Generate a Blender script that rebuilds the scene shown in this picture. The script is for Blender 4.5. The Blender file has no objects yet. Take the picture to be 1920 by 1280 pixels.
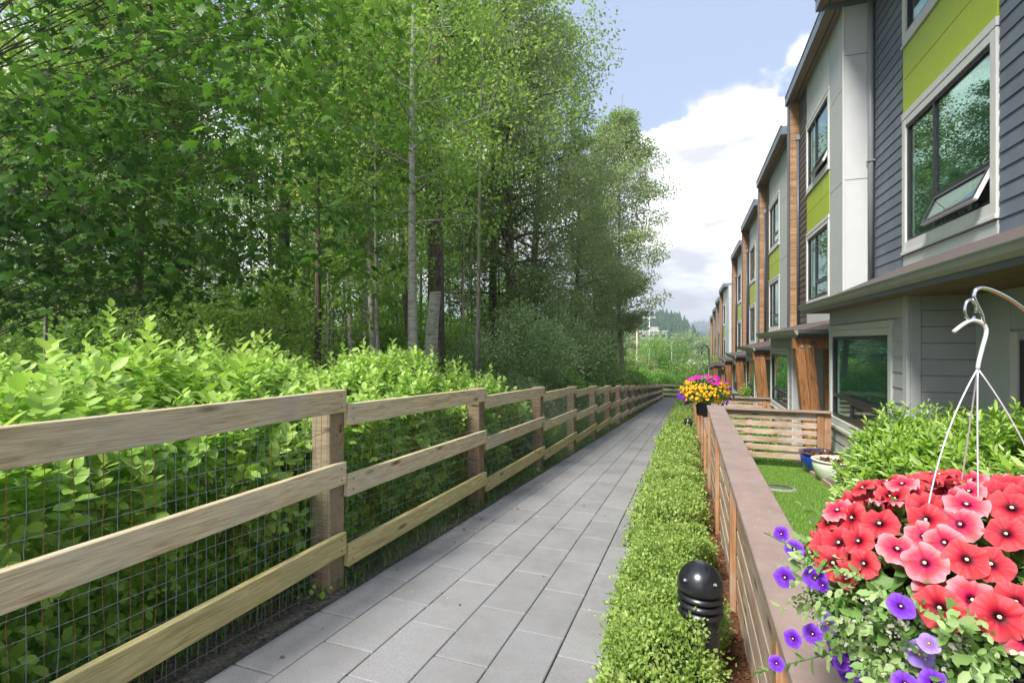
import bpy, math, random
import numpy as np
from mathutils import Matrix, Vector
random.seed(7)
rng = np.random.default_rng(7)
scene = bpy.context.scene
COL = scene.collection
R = math.radians

# ------------------------------------------------------------------ camera
ZC = 1.355                                   # eye height above the path at Y = 0
AZ = math.atan(328/930)
cam_d = bpy.data.cameras.new('camera')
cam_d.sensor_width = 36; cam_d.lens = 930/1920*36
cam_d.clip_start = 0.05; cam_d.clip_end = 6000
cam = bpy.data.objects.new('camera', cam_d); COL.objects.link(cam)
cam.location = (0, 0, ZC); cam.rotation_euler = (R(90), 0, AZ)
scene.camera = cam

# ------------------------------------------------------------------ sky
world = bpy.data.worlds.new('World'); scene.world = world
world.use_nodes = True
wn = world.node_tree.nodes; wl = world.node_tree.links; wn.clear()
SUN_EL, SUN_AZ = R(50), R(202)               # azimuth clockwise from +Y: high, behind the camera
sky = wn.new('ShaderNodeTexSky'); sky.sky_type = 'NISHITA'; sky.sun_disc = False
sky.sun_elevation = SUN_EL; sky.sun_rotation = SUN_AZ
sky.air_density = 1.0; sky.dust_density = 1.5; sky.ozone_density = 1.0
def wnode(t, **k):
    n = wn.new(t)
    for a, b in k.items(): setattr(n, a, b)
    return n
def wmath(op, a, b=None, c=None, clamp=False):
    n = wn.new('ShaderNodeMath'); n.operation = op; n.use_clamp = clamp
    for i, v in enumerate((a, b, c)):
        if v is None: continue
        if isinstance(v, (int, float)): n.inputs[i].default_value = v
        else: wl.new(v, n.inputs[i])
    return n.outputs[0]
tc = wn.new('ShaderNodeTexCoord')
nrm = wn.new('ShaderNodeVectorMath'); nrm.operation = 'NORMALIZE'; wl.new(tc.outputs['Generated'], nrm.inputs[0])
sep = wn.new('ShaderNodeSeparateXYZ'); wl.new(nrm.outputs[0], sep.inputs[0])
dx_, dy_, dz_ = sep.outputs
def noise(vec, scale, detail, rough, dist=0.0):
    n = wn.new('ShaderNodeTexNoise'); n.inputs['Scale'].default_value = scale
    n.inputs['Detail'].default_value = detail; n.inputs['Roughness'].default_value = rough
    n.inputs['Distortion'].default_value = dist
    wl.new(vec, n.inputs['Vector']); return n.outputs['Fac']
mp = wn.new('ShaderNodeMapping'); mp.inputs['Scale'].default_value = (1.0, 1.0, 1.7)
mp.inputs['Location'].default_value = (0.35, 0.2, 0.1)
wl.new(nrm.outputs[0], mp.inputs[0])
big = noise(mp.outputs[0], 3.2, 9.0, 0.52, 0.15)
fine = noise(mp.outputs[0], 9.0, 8.0, 0.6)
# cloud banks stand on the horizon, their tops broken by the noise; bank rises with +X
top = wmath('MULTIPLY_ADD', dx_, 0.42, 0.430)
top = wmath('MINIMUM', top, 0.50)
top = wmath('MAXIMUM', top, 0.38)
lift = wmath('SUBTRACT', top, dz_)
m = wmath('MULTIPLY_ADD', lift, 3.2, 0.0)
m = wmath('ADD', m, wmath('MULTIPLY', wmath('SUBTRACT', big, 0.5), 2.3))
m = wmath('ADD', m, wmath('MULTIPLY', wmath('SUBTRACT', fine, 0.5), 0.75))
mask = wn.new('ShaderNodeMapRange'); mask.interpolation_type = 'SMOOTHSTEP'
mask.inputs['From Min'].default_value = -0.03; mask.inputs['From Max'].default_value = 0.13
wl.new(m, mask.inputs['Value'])
# tone inside the clouds
mp2 = wn.new('ShaderNodeMapping'); mp2.inputs['Scale'].default_value = (1.0, 1.0, 3.4)
wl.new(nrm.outputs[0], mp2.inputs[0])
inner = noise(mp2.outputs[0], 5.0, 6.0, 0.5)
cr = wn.new('ShaderNodeValToRGB'); wl.new(inner, cr.inputs[0])
cr.color_ramp.elements[0].position = 0.44; cr.color_ramp.elements[0].color = (0.30, 0.31, 0.33, 1)
cr.color_ramp.elements[1].position = 0.62; cr.color_ramp.elements[1].color = (0.70, 0.70, 0.70, 1)
bg1 = wn.new('ShaderNodeBackground'); bg1.inputs['Strength'].default_value = 0.069
thin = wn.new('ShaderNodeMixRGB'); thin.inputs[0].default_value = 0.50
thin.inputs[2].default_value = (3.7, 4.4, 5.9, 1)            # thin high veil over the blue
wl.new(sky.outputs[0], thin.inputs[1]); wl.new(thin.outputs[0], bg1.inputs['Color'])
bg2 = wn.new('ShaderNodeBackground'); bg2.inputs['Strength'].default_value = 1.0
wl.new(cr.outputs[0], bg2.inputs['Color'])
mixb = wn.new('ShaderNodeMixShader'); wl.new(mask.outputs[0], mixb.inputs[0])
wl.new(bg1.outputs[0], mixb.inputs[1]); wl.new(bg2.outputs[0], mixb.inputs[2])
wo = wn.new('ShaderNodeOutputWorld'); wl.new(mixb.outputs[0], wo.inputs[0])

# ------------------------------------------------------------------ sun
sd = bpy.data.lights.new('sun', 'SUN'); sd.energy = 2.5; sd.angle = R(14); sd.color = (1.0, 0.955, 0.88)
so = bpy.data.objects.new('sun', sd); COL.objects.link(so)
dirv = Vector((math.sin(SUN_AZ)*math.cos(SUN_EL), math.cos(SUN_AZ)*math.cos(SUN_EL), math.sin(SUN_EL)))
so.rotation_euler = dirv.to_track_quat('Z', 'Y').to_euler(); so.location = (0, -5, 30)

# ------------------------------------------------------------------ exposure
vs = scene.view_settings
vs.view_transform = 'Standard'; vs.look = 'None'; vs.exposure = 1.62; vs.gamma = 1.0
vs.use_curve_mapping = False
scene.render.engine = 'CYCLES'
scene.cycles.max_bounces = 10; scene.cycles.transparent_max_bounces = 12
scene.cycles.diffuse_bounces = 4; scene.cycles.glossy_bounces = 4

# ================================================================== helpers
W = {}
def link(o, M=None, parent=None):
    M = M if M is not None else Matrix()
    COL.objects.link(o)
    if parent is not None:
        o.parent = parent; o.matrix_parent_inverse = W[parent].inverted()
    o.matrix_basis = M; W[o] = M
    return o
def tag(o, label=None, cat=None, group=None, kind=None):
    if label: o['label'] = label
    if cat: o['category'] = cat
    if group: o['group'] = group
    if kind: o['kind'] = kind
    return o
def thing(name, loc, label, cat, group=None):
    o = bpy.data.objects.new(name, None); o.empty_display_size = 0.2
    link(o, Matrix.Translation(loc)); return tag(o, label, cat, group)
def raw(name, V, F, mat, var=None, smooth=False):
    V = np.asarray(V, dtype=np.float32)
    me = bpy.data.meshes.new(name)
    me.from_pydata(V.tolist(), [], F if isinstance(F, list) else F.tolist())
    if mat: me.materials.append(mat)
    if smooth: me.polygons.foreach_set('use_smooth', [True]*len(me.polygons))
    if var is not None:
        a = me.attributes.new('var', 'FLOAT', 'POINT'); a.data.foreach_set('value', np.asarray(var, dtype=np.float32))
    return me
def fastmesh(name, V, F, mat, var=None, smooth=False):
    """all faces have the same number of corners"""
    V = np.ascontiguousarray(V, dtype=np.float32); F = np.ascontiguousarray(F, dtype=np.int32)
    me = bpy.data.meshes.new(name)
    n, k = F.shape
    me.vertices.add(len(V)); me.vertices.foreach_set('co', V.ravel())
    me.loops.add(n*k); me.loops.foreach_set('vertex_index', F.ravel())
    me.polygons.add(n); me.polygons.foreach_set('loop_start', np.arange(0, n*k, k, dtype=np.int32))
    me.polygons.foreach_set('loop_total', np.full(n, k, dtype=np.int32))
    if smooth: me.polygons.foreach_set('use_smooth', np.ones(n, dtype=bool))
    me.update(calc_edges=True)
    if mat: me.materials.append(mat)
    if var is not None:
        a = me.attributes.new('var', 'FLOAT', 'POINT'); a.data.foreach_set('value', np.ascontiguousarray(var, dtype=np.float32))
    return me
def mobj(name, me, parent=None, M=None, kind=None):
    o = bpy.data.objects.new(name, me); link(o, M, parent)
    if kind: o['kind'] = kind
    return o

CACHE = {}
def cham(sx, sy, sz, b, mat):
    """centred chamfered box, cached"""
    key = (round(sx, 3), round(sy, 3), round(sz, 3), round(b, 4), mat.name)
    if key in CACHE: return CACHE[key]
    hx, hy, hz = sx/2, sy/2, sz/2
    b = min(b, hx*.9, hy*.9, hz*.9)
    if b <= 0:
        V = [(x*hx, y*hy, z*hz) for x in (-1, 1) for y in (-1, 1) for z in (-1, 1)]
        F = [(0,1,3,2),(4,6,7,5),(0,4,5,1),(2,3,7,6),(0,2,6,4),(1,5,7,3)]
        me = raw('board', V, F, mat)
    else:
        import bmesh
        bm = bmesh.new(); bmesh.ops.create_cube(bm, size=1.0)
        for v in bm.verts: v.co = Vector((v.co.x*sx, v.co.y*sy, v.co.z*sz))
        bmesh.ops.bevel(bm, geom=list(bm.edges), offset=b, segments=1, affect='EDGES', profile=0.5)
        me = bpy.data.meshes.new('board'); bm.to_mesh(me); bm.free(); me.materials.append(mat)
    CACHE[key] = me
    return me
def bx(name, x, y, z, mat, parent=None, b=0.0, kind=None):
    """axis aligned box from (x0,x1),(y0,y1),(z0,z1)"""
    me = cham(abs(x[1]-x[0]), abs(y[1]-y[0]), abs(z[1]-z[0]), b, mat)
    return mobj(name, me, parent, Matrix.Translation(((x[0]+x[1])/2, (y[0]+y[1])/2, (z[0]+z[1])/2)), kind)
def beam(name, p0, p1, w, t, mat, parent=None, b=0.004, up=(0, 0, 1), tilt=0.0, off=(0, 0, 0)):
    """board whose local X runs from p0 to p1; w along 'up', t across"""
    p0, p1 = Vector(p0), Vector(p1)
    d = p1-p0; L = d.length; ex = d.normalized(); u = Vector(up)
    ey = u.cross(ex).normalized(); ez = ex.cross(ey)
    Rm = Matrix((ex, ey, ez)).transposed().to_4x4()
    M = Matrix.Translation((p0+p1)/2+Vector(off)) @ Rm @ Matrix.Rotation(tilt, 4, 'X')
    return mobj(name, cham(L, t, w, b, mat), parent, M)
class MB:
    def __init__(s): s.V = []; s.F = []
    def box(s, x0, x1, y0, y1, z0, z1):
        n = len(s.V)
        s.V += [(x, y, z) for x in (x0, x1) for y in (y0, y1) for z in (z0, z1)]
        s.F += [tuple(n+i for i in f) for f in ((0,1,3,2),(4,6,7,5),(0,4,5,1),(2,3,7,6),(0,2,6,4),(1,5,7,3))]
    def add(s, V, F):
        n = len(s.V); s.V += [tuple(v) for v in V]; s.F += [tuple(n+i for i in f) for f in F]
    def build(s, name, mat, parent=None, kind=None, smooth=False):
        return mobj(name, raw(name, s.V, s.F, mat, smooth=smooth), parent, None, kind)
def tube_vf(pts, rad, sides=8, cap=True):
    pts = [Vector(p) for p in pts]; V = []; F = []
    if not hasattr(rad, '__len__'): rad = [rad]*len(pts)
    ref = Vector((0.31, 0.17, 0.93)); prev = None
    for i, p in enumerate(pts):
        d = (pts[min(i+1, len(pts)-1)]-pts[max(i-1, 0)]).normalized()
        if prev is None:
            a = d.cross(ref if abs(d.dot(ref)) < .9 else Vector((1, 0, 0))).normalized()
        else: a = (prev-d*prev.dot(d)).normalized()
        prev = a; b2 = d.cross(a)
        for k in range(sides):
            th = 2*math.pi*k/sides
            V.append(p+(a*math.cos(th)+b2*math.sin(th))*rad[i])
    for i in range(len(pts)-1):
        for k in range(sides):
            k2 = (k+1) % sides
            F.append((i*sides+k, i*sides+k2, (i+1)*sides+k2, (i+1)*sides+k))
    if cap:
        F.append(tuple(range(sides))[::-1]); F.append(tuple((len(pts)-1)*sides+k for k in range(sides)))
    return V, F
def tube(name, pts, rad, mat, parent=None, sides=8):
    V, F = tube_vf(pts, rad, sides)
    return mobj(name, raw(name, V, F, mat, smooth=True), parent)
def lathe(name, prof, mat, parent=None, loc=(0, 0, 0), seg=40, kind=None):
    """profile of (r, z), closed at ends where r = 0"""
    V = []; F = []
    for r, z in prof:
        for k in range(seg):
            th = 2*math.pi*k/seg; V.append((r*math.cos(th), r*math.sin(th), z))
    for i in range(len(prof)-1):
        for k in range(seg):
            k2 = (k+1) % seg
            F.append((i*seg+k, i*seg+k2, (i+1)*seg+k2, (i+1)*seg+k))
    return mobj(name, raw(name, V, F, mat, smooth=True), parent, Matrix.Translation(loc), kind)

# ------------------------------------------------------------------ materials
def newmat(name):
    m = bpy.data.materials.new(name); m.use_nodes = True
    nt = m.node_tree; bsdf = nt.nodes['Principled BSDF']
    return m, nt, bsdf
def N(nt, t, **inp):
    n = nt.nodes.new(t)
    for k, v in inp.items():
        n.inputs[k].default_value = v
    return n
def ramp(nt, fac, stops):
    r = nt.nodes.new('ShaderNodeValToRGB'); nt.links.new(fac, r.inputs[0])
    el = r.color_ramp.elements
    while len(el) < len(stops): el.new(0.5)
    for e, (p, c) in zip(el, stops): e.position = p; e.color = (*c, 1)
    return r.outputs[0]
def mixc(nt, fac, a, b, mode='MIX'):
    m = nt.nodes.new('ShaderNodeMixRGB'); m.blend_type = mode
    for i, v in enumerate((fac, a, b)):
        if isinstance(v, (int, float)): m.inputs[i].default_value = v
        elif isinstance(v, tuple): m.inputs[i].default_value = (*v, 1)
        else: nt.links.new(v, m.inputs[i])
    return m.outputs[0]
def coords(nt, scale=(1, 1, 1), kind='Object', rnd=True):
    t = nt.nodes.new('ShaderNodeTexCoord'); mp = nt.nodes.new('ShaderNodeMapping')
    mp.inputs['Scale'].default_value = scale
    nt.links.new(t.outputs[kind], mp.inputs[0])
    if rnd:
        oi = nt.nodes.new('ShaderNodeObjectInfo')
        sc = nt.nodes.new('ShaderNodeVectorMath'); sc.operation = 'MULTIPLY'
        cb = nt.nodes.new('ShaderNodeCombineXYZ')
        for i in range(3): nt.links.new(oi.outputs['Random'], cb.inputs[i])
        nt.links.new(cb.outputs[0], sc.inputs[0]); sc.inputs[1].default_value = (37.0, 91.0, 53.0)
        nt.links.new(sc.outputs[0], mp.inputs['Location'])
    return mp.outputs[0]
def tex(nt, vec, scale, detail=6, rough=.6, dist=0.0):
    n = nt.nodes.new('ShaderNodeTexNoise'); n.inputs['Scale'].default_value = scale
    n.inputs['Detail'].default_value = detail; n.inputs['Roughness'].default_value = rough
    n.inputs['Distortion'].default_value = dist
    nt.links.new(vec, n.inputs['Vector']); return n.outputs['Fac']
def bump(nt, bsdf, h, strength=.3, dist=.01):
    b = nt.nodes.new('ShaderNodeBump'); b.inputs['Strength'].default_value = strength
    b.inputs['Distance'].default_value = dist
    nt.links.new(h, b.inputs['Height']); nt.links.new(b.outputs[0], bsdf.inputs['Normal'])

def wood(name, c0, c1, c2, stain=None, rough=.75, grain=1.0, knots=True, objvar=.3):
    """grain along local X; knots and weather stains"""
    m, nt, bs = newmat(name)
    v = coords(nt, (1.0, 14*grain, 14*grain))
    g = tex(nt, v, 3.0, 8, .62, 1.2)
    base = ramp(nt, g, [(.32, c0), (.5, c1), (.68, c2)])
    v2 = coords(nt, (1, 1, 1))
    pt = tex(nt, v2, 2.3, 4, .6)
    oi = nt.nodes.new('ShaderNodeObjectInfo')
    if stain:
        f = ramp(nt, pt, [(.42, (0, 0, 0)), (.68, (1, 1, 1))])
        base = mixc(nt, f, base, stain)
    fineg = tex(nt, coords(nt, (2.0, 60, 60)), 4.0, 5, .6)
    fr = ramp(nt, fineg, [(.34, (.60, .58, .55)), (.56, (1, 1, 1))])
    base = mixc(nt, .8, base, fr, 'MULTIPLY')
    if knots:
        vo = nt.nodes.new('ShaderNodeTexVoronoi'); vo.inputs['Scale'].default_value = 1.0
        vo.inputs['Randomness'].default_value = 1.0
        nt.links.new(coords(nt, (2.2, 9, 9)), vo.inputs['Vector'])
        kf = ramp(nt, vo.outputs['Distance'], [(.06, (1, 1, 1)), (.20, (0, 0, 0))])
        base = mixc(nt, kf, base, tuple(x*.38 for x in c0))
    br = nt.nodes.new('ShaderNodeMapRange'); br.inputs['To Min'].default_value = 1-objvar; br.inputs['To Max'].default_value = 1+objvar*.3
    nt.links.new(oi.outputs['Random'], br.inputs['Value'])
    hsv = nt.nodes.new('ShaderNodeHueSaturation'); nt.links.new(base, hsv.inputs['Color'])
    nt.links.new(br.outputs[0], hsv.inputs['Value'])
    nt.links.new(hsv.outputs[0], bs.inputs['Base Color'])
    bs.inputs['Roughness'].default_value = rough
    bs.inputs['Specular IOR Level'].default_value = .25
    bump(nt, bs, fineg, .35, .004)
    return m
def paint(name, col, rough=.5, var=.12, bumpy=.05, spec=.4, scale=3.0, objvar=.06, dirt=None):
    m, nt, bs = newmat(name)
    v = coords(nt)
    n = tex(nt, v, scale, 7, .65)
    c = ramp(nt, n, [(.3, tuple(x*(1-var) for x in col)), (.7, tuple(min(1, x*(1+var*.5)) for x in col))])
    if dirt:
        st = tex(nt, coords(nt, (9, 9, .7)), 2.0, 6, .7)
        c = mixc(nt, ramp(nt, st, [(.50, (0, 0, 0)), (.78, (.55, .55, .55))]), c, dirt)
    oi = nt.nodes.new('ShaderNodeObjectInfo')
    br = nt.nodes.new('ShaderNodeMapRange'); br.inputs['To Min'].default_value = 1-objvar; br.inputs['To Max'].default_value = 1+objvar
    nt.links.new(oi.outputs['Random'], br.inputs['Value'])
    hsv = nt.nodes.new('ShaderNodeHueSaturation'); nt.links.new(c, hsv.inputs['Color'])
    nt.links.new(br.outputs[0], hsv.inputs['Value'])
    nt.links.new(hsv.outputs[0], bs.inputs['Base Color'])
    bs.inputs['Roughness'].default_value = rough; bs.inputs['Specular IOR Level'].default_value = spec
    if bumpy: bump(nt, bs, tex(nt, v, 90, 4, .6), bumpy*4, .002)
    return m
def leafm(name, a, b, transl=.35, rough=.5, spec=.3, c=None):
    m, nt, bs = newmat(name)
    at = nt.nodes.new('ShaderNodeAttribute'); at.attribute_name = 'var'
    stops = [(0, a), (1, b)] if c is None else [(0, a), (.6, b), (1, c)]
    col = ramp(nt, at.outputs['Fac'], stops)
    nt.links.new(col, bs.inputs['Base Color'])
    bs.inputs['Roughness'].default_value = rough; bs.inputs['Specular IOR Level'].default_value = spec
    tr = nt.nodes.new('ShaderNodeBsdfTranslucent')
    tcx = mixc(nt, 1.0, col, (1.1, 1.15, .7), 'MULTIPLY')
    nt.links.new(tcx, tr.inputs['Color'])
    mx = nt.nodes.new('ShaderNodeMixShader'); mx.inputs[0].default_value = transl
    nt.links.new(bs.outputs[0], mx.inputs[1]); nt.links.new(tr.outputs[0], mx.inputs[2])
    out = nt.nodes['Material Output']; nt.links.new(mx.outputs[0], out.inputs[0])
    return m
def glassm(name, tint=(.74, .93, .86), refl=.03):
    m, nt, bs = newmat(name)
    nt.nodes.remove(bs)
    tr = N(nt, 'ShaderNodeBsdfTransparent', Color=(*tint, 1))
    gl = N(nt, 'ShaderNodeBsdfGlossy', Roughness=.012); gl.inputs['Color'].default_value = (.92, 1.0, .97, 1)
    fr = nt.nodes.new('ShaderNodeFresnel'); fr.inputs['IOR'].default_value = 1.6
    ad = nt.nodes.new('ShaderNodeMath'); ad.operation = 'MULTIPLY_ADD'; ad.inputs[1].default_value = .62; ad.inputs[2].default_value = refl
    ad.use_clamp = True
    nt.links.new(fr.outputs[0], ad.inputs[0])
    wv = tex(nt, coords(nt), 1.3, 2, .5)
    b = nt.nodes.new('ShaderNodeBump'); b.inputs['Strength'].default_value = .03; b.inputs['Distance'].default_value = .003
    nt.links.new(wv, b.inputs['Height']); nt.links.new(b.outputs[0], gl.inputs['Normal'])
    mx = nt.nodes.new('ShaderNodeMixShader'); nt.links.new(ad.outputs[0], mx.inputs[0])
    nt.links.new(tr.outputs[0], mx.inputs[1]); nt.links.new(gl.outputs[0], mx.inputs[2])
    nt.links.new(mx.outputs[0], nt.nodes['Material Output'].inputs[0])
    return m
def slabm(name):
    m, nt, bs = newmat(name)
    v = coords(nt)
    sp = tex(nt, v, 160, 4, .8)
    c = ramp(nt, sp, [(.3, (.175, .173, .178)), (.52, (.27, .267, .272)), (.74, (.385, .38, .376))])
    pt = tex(nt, coords(nt, kind='Object'), 4.5, 6, .7)
    c = mixc(nt, ramp(nt, pt, [(.42, (0, 0, 0)), (.75, (.6, .6, .6))]), c, (.225, .217, .20))
    geo = nt.nodes.new('ShaderNodeNewGeometry')
    ws = tex(nt, geo.outputs['Position'], 1.9, 7, .68)
    c = mixc(nt, ramp(nt, ws, [(.47, (0, 0, 0)), (.70, (.40, .40, .40))]), c, (.13, .125, .112))
    ws2 = tex(nt, geo.outputs['Position'], 26, 4, .7)
    c = mixc(nt, ramp(nt, ws2, [(.66, (0, 0, 0)), (.76, (.3, .3, .3))]), c, (.10, .095, .08))
    oi = nt.nodes.new('ShaderNodeObjectInfo')
    br = nt.nodes.new('ShaderNodeMapRange'); br.inputs['To Min'].default_value = .92; br.inputs['To Max'].default_value = 1.06
    nt.links.new(oi.outputs['Random'], br.inputs['Value'])
    hsv = nt.nodes.new('ShaderNodeHueSaturation'); nt.links.new(c, hsv.inputs['Color']); nt.links.new(br.outputs[0], hsv.inputs['Value'])
    nt.links.new(hsv.outputs[0], bs.inputs['Base Color'])
    bs.inputs['Roughness'].default_value = .9; bs.inputs['Specular IOR Level'].default_value = .2
    bump(nt, bs, sp, .5, .002)
    return m
def earth(name, stops, scale=12, rough=.95, bs_=.6, wscale=1):
    m, nt, bs = newmat(name)
    v = coords(nt, (wscale,)*3, rnd=False)
    n = tex(nt, v, scale, 10, .7)
    nt.links.new(ramp(nt, n, stops), bs.inputs['Base Color'])
    bs.inputs['Roughness'].default_value = rough; bs.inputs['Specular IOR Level'].default_value = .1
    bump(nt, bs, n, bs_, .03)
    return m

M = {}
M['rail'] = wood('rail_wood', (.44, .33, .19), (.70, .58, .36), (.80, .71, .51), stain=(.64, .57, .43), objvar=.12)
M['rail_low'] = wood('rail_wood_mossy', (.40, .32, .12), (.66, .56, .25), (.77, .68, .38), stain=(.56, .50, .26), objvar=.12)
M['post'] = wood('post_wood', (.15, .09, .055), (.32, .21, .13), (.48, .36, .24), stain=(.30, .26, .17), objvar=.25)
M['cedar'] = wood('cedar_plank', (.30, .155, .075), (.43, .25, .135), (.54, .34, .20), grain=.7, objvar=.22, knots=False, rough=.6)
M['fir'] = wood('stained_fir', (.20, .085, .032), (.34, .16, .062), (.46, .23, .10), grain=.7, objvar=.18, rough=.55)
M['slat'] = wood('weathered_cedar_slat', (.30, .17, .10), (.48, .33, .23), (.66, .53, .42), stain=(.60, .50, .42), objvar=.22)
M['slatpost'] = wood('cedar_post', (.27, .115, .05), (.42, .21, .10), (.54, .31, .17), stain=(.46, .32, .22), objvar=.2)
M['cap'] = paint('mauve_brown_cap', (.30, .218, .185), rough=.6, var=.22, scale=5, bumpy=.06, objvar=.05, dirt=(.36, .30, .27))
M['siding_blue'] = paint('slate_blue_siding', (.145, .175, .215), rough=.55, var=.18, objvar=.10)
M['siding_brown'] = paint('charcoal_brown_siding', (.12, .105, .094), rough=.6, var=.2, objvar=.12)
M['siding_grey'] = paint('grey_siding', (.44, .45, .455), rough=.55, var=.08, objvar=.05)
M['panel'] = paint('pale_grey_panel', (.50, .525, .51), rough=.5, var=.05, objvar=.03, dirt=(.42, .44, .42))
M['panel2'] = paint('white_grey_panel', (.56, .57, .58), rough=.5, var=.05, objvar=.02, dirt=(.52, .53, .53))
M['green'] = paint('lime_green_panel', (.42, .54, .018), rough=.45, var=.06, objvar=.03)
M['trim'] = paint('white_trim', (.66, .66, .64), rough=.5, var=.06, objvar=.03, dirt=(.5, .5, .46))
M['trim2'] = paint('greenish_trim', (.55, .58, .53), rough=.5, var=.08, objvar=.03)
M['seam'] = paint('panel_seam', (.23, .24, .24), rough=.6)
M['frame'] = paint('dark_window_frame', (.028, .028, .034), rough=.35, var=.2, bumpy=0)
M['fascia'] = paint('blue_grey_fascia', (.16, .19, .225), rough=.4, var=.12)
M['gutter'] = paint('bronze_green_gutter', (.27, .275, .245), rough=.35, var=.14, bumpy=0, spec=.5)
M['gutter2'] = paint('dark_gutter_lip', (.11, .115, .12), rough=.35, var=.1, bumpy=0)
M['roofb'] = paint('brown_roof_edge', (.105, .082, .074), rough=.85, var=.25, scale=40, bumpy=.2)
M['soffit'] = wood('wood_soffit', (.16, .085, .04), (.28, .16, .085), (.38, .24, .135), grain=.8, knots=False, objvar=.1, rough=.6)
M['soffitd'] = paint('brown_soffit', (.34, .24, .17), rough=.7, var=.15)
M['pipe'] = paint('downpipe', (.30, .32, .34), rough=.35, bumpy=0)
M['piped'] = paint('downpipe_dark', (.085, .10, .125), rough=.35, bumpy=0)
M['core'] = paint('dark_interior', (.035, .04, .04), rough=.9)
M['room'] = paint('room_wall', (.16, .17, .15), rough=.9)
M['blind'] = paint('blind_slat', (.36, .44, .40), rough=.5, bumpy=0)
M['glass'] = glassm('window_glass')
M['slab'] = slabm('concrete_paver')
M['joint'] = earth('joint_sand', [(.3, (.045, .040, .035)), (.7, (.12, .11, .095))], 60)
M['soil'] = earth('forest_soil', [(.3, (.028, .022, .015)), (.55, (.065, .05, .035)), (.75, (.10, .10, .05))], 6)
M['land'] = earth('far_land', [(.35, (.045, .075, .02)), (.55, (.07, .12, .03)), (.75, (.12, .15, .06))], .35)
M['edge'] = earth('edge_gravel', [(.3, (.05, .042, .034)), (.5, (.13, .12, .10)), (.72, (.27, .26, .24))], 45, bs_=.9)
M['mulch'] = earth('bark_mulch', [(.3, (.06, .025, .013)), (.5, (.19, .085, .05)), (.72, (.33, .19, .12))], 75, bs_=1.0)
M['lawn'] = earth('lawn_ground', [(.3, (.08, .17, .02)), (.55, (.15, .28, .05)), (.75, (.24, .36, .09))], 25)
M['blackmetal'] = paint('glossy_black_metal', (.014, .015, .018), rough=.27, var=.3, bumpy=0, spec=.7)
M['blackplastic'] = paint('black_plastic', (.018, .018, .020), rough=.5, bumpy=.03)
M['wireg'] = paint('galvanised_wire', (.15, .165, .185), rough=.4, bumpy=0)
M['wirer'] = paint('rusty_wire', (.16, .075, .04), rough=.8, bumpy=0)
M['blueglaze'] = paint('blue_glazed_pot', (.008, .045, .33), rough=.12, var=.5, bumpy=0, spec=.8, scale=6)
M['cream'] = paint('cream_glazed_pot', (.60, .64, .54), rough=.2, var=.06, bumpy=0, spec=.6)
M['rimblue'] = paint('dark_pot_rim', (.03, .035, .09), rough=.2, bumpy=0, spec=.6)
M['birch'] = None
M['concrete'] = paint('concrete', (.34, .335, .32), rough=.9, var=.2, bumpy=.1)
M['coverlid'] = paint('valve_cover', (.12, .13, .12), rough=.8, var=.3, scale=20)
m, nt, bs = newmat('chrome_hook'); bs.inputs['Base Color'].default_value = (.62, .62, .66, 1); bs.inputs['Metallic'].default_value = 1; bs.inputs['Roughness'].default_value = .16; M['chrome'] = m
m, nt, bs = newmat('white_wire'); bs.inputs['Base Color'].default_value = (.72, .72, .74, 1); bs.inputs['Metallic'].default_value = .35; bs.inputs['Roughness'].default_value = .28; M['whitewire'] = m
def bark(name, a, b, c, scale=(8, 8, 1.6), lo=.35, hi=.62):
    m, nt, bs = newmat(name)
    n = tex(nt, coords(nt, scale), 3, 8, .7, .6)
    nt.links.new(ramp(nt, n, [(lo, a), ((lo+hi)/2, b), (hi, c)]), bs.inputs['Base Color'])
    bs.inputs['Roughness'].default_value = .9; bump(nt, bs, n, .7, .02); return m
M['bark'] = bark('dark_bark', (.035, .026, .018), (.085, .065, .046), (.17, .14, .105))
M['barkg'] = bark('grey_bark', (.07, .062, .05), (.16, .145, .12), (.27, .25, .21))
M['barkl'] = bark('pale_grey_bark', (.12, .11, .09), (.25, .24, .205), (.38, .365, .325), (5, 5, 2.5))
M['birch'] = bark('birch_bark', (.10, .085, .065), (.27, .26, .225), (.42, .41, .37), (2.2, 2.2, 7.0), .30, .56)
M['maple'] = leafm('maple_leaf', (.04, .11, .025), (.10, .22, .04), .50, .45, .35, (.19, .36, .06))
M['poplar'] = leafm('poplar_leaf', (.17, .24, .10), (.30, .39, .17), .5, .4, .45, (.46, .54, .32))
M['forest'] = leafm('forest_leaf', (.14, .24, .06), (.27, .41, .11), .55, .5, .3, (.43, .55, .20))
M['aspen'] = leafm('aspen_leaf', (.15, .27, .06), (.28, .43, .11), .55, .45, .35, (.43, .56, .18))
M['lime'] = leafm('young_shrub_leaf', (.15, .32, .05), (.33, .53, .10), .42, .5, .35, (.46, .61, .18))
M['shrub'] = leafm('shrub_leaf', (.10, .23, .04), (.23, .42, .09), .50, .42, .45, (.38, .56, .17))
M['willow'] = leafm('grey_willow_leaf', (.13, .22, .09), (.25, .37, .17), .4, .5, .35, (.44, .55, .34))
M['brush'] = leafm('bright_brush_leaf', (.10, .23, .04), (.22, .40, .08), .50, .5, .3, (.38, .54, .15))
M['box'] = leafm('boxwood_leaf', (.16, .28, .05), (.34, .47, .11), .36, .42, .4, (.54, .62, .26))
M['laurel'] = leafm('laurel_leaf', (.11, .24, .02), (.25, .43, .045), .3, .3, .5, (.47, .60, .22))
M['grass'] = leafm('grass_blade', (.05, .14, .02), (.12, .27, .035), .35, .5, .3, (.26, .40, .10))
M['lawngrass'] = leafm('lawn_blade', (.12, .25, .04), (.24, .40, .08), .4, .5, .3, (.38, .50, .15))
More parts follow.
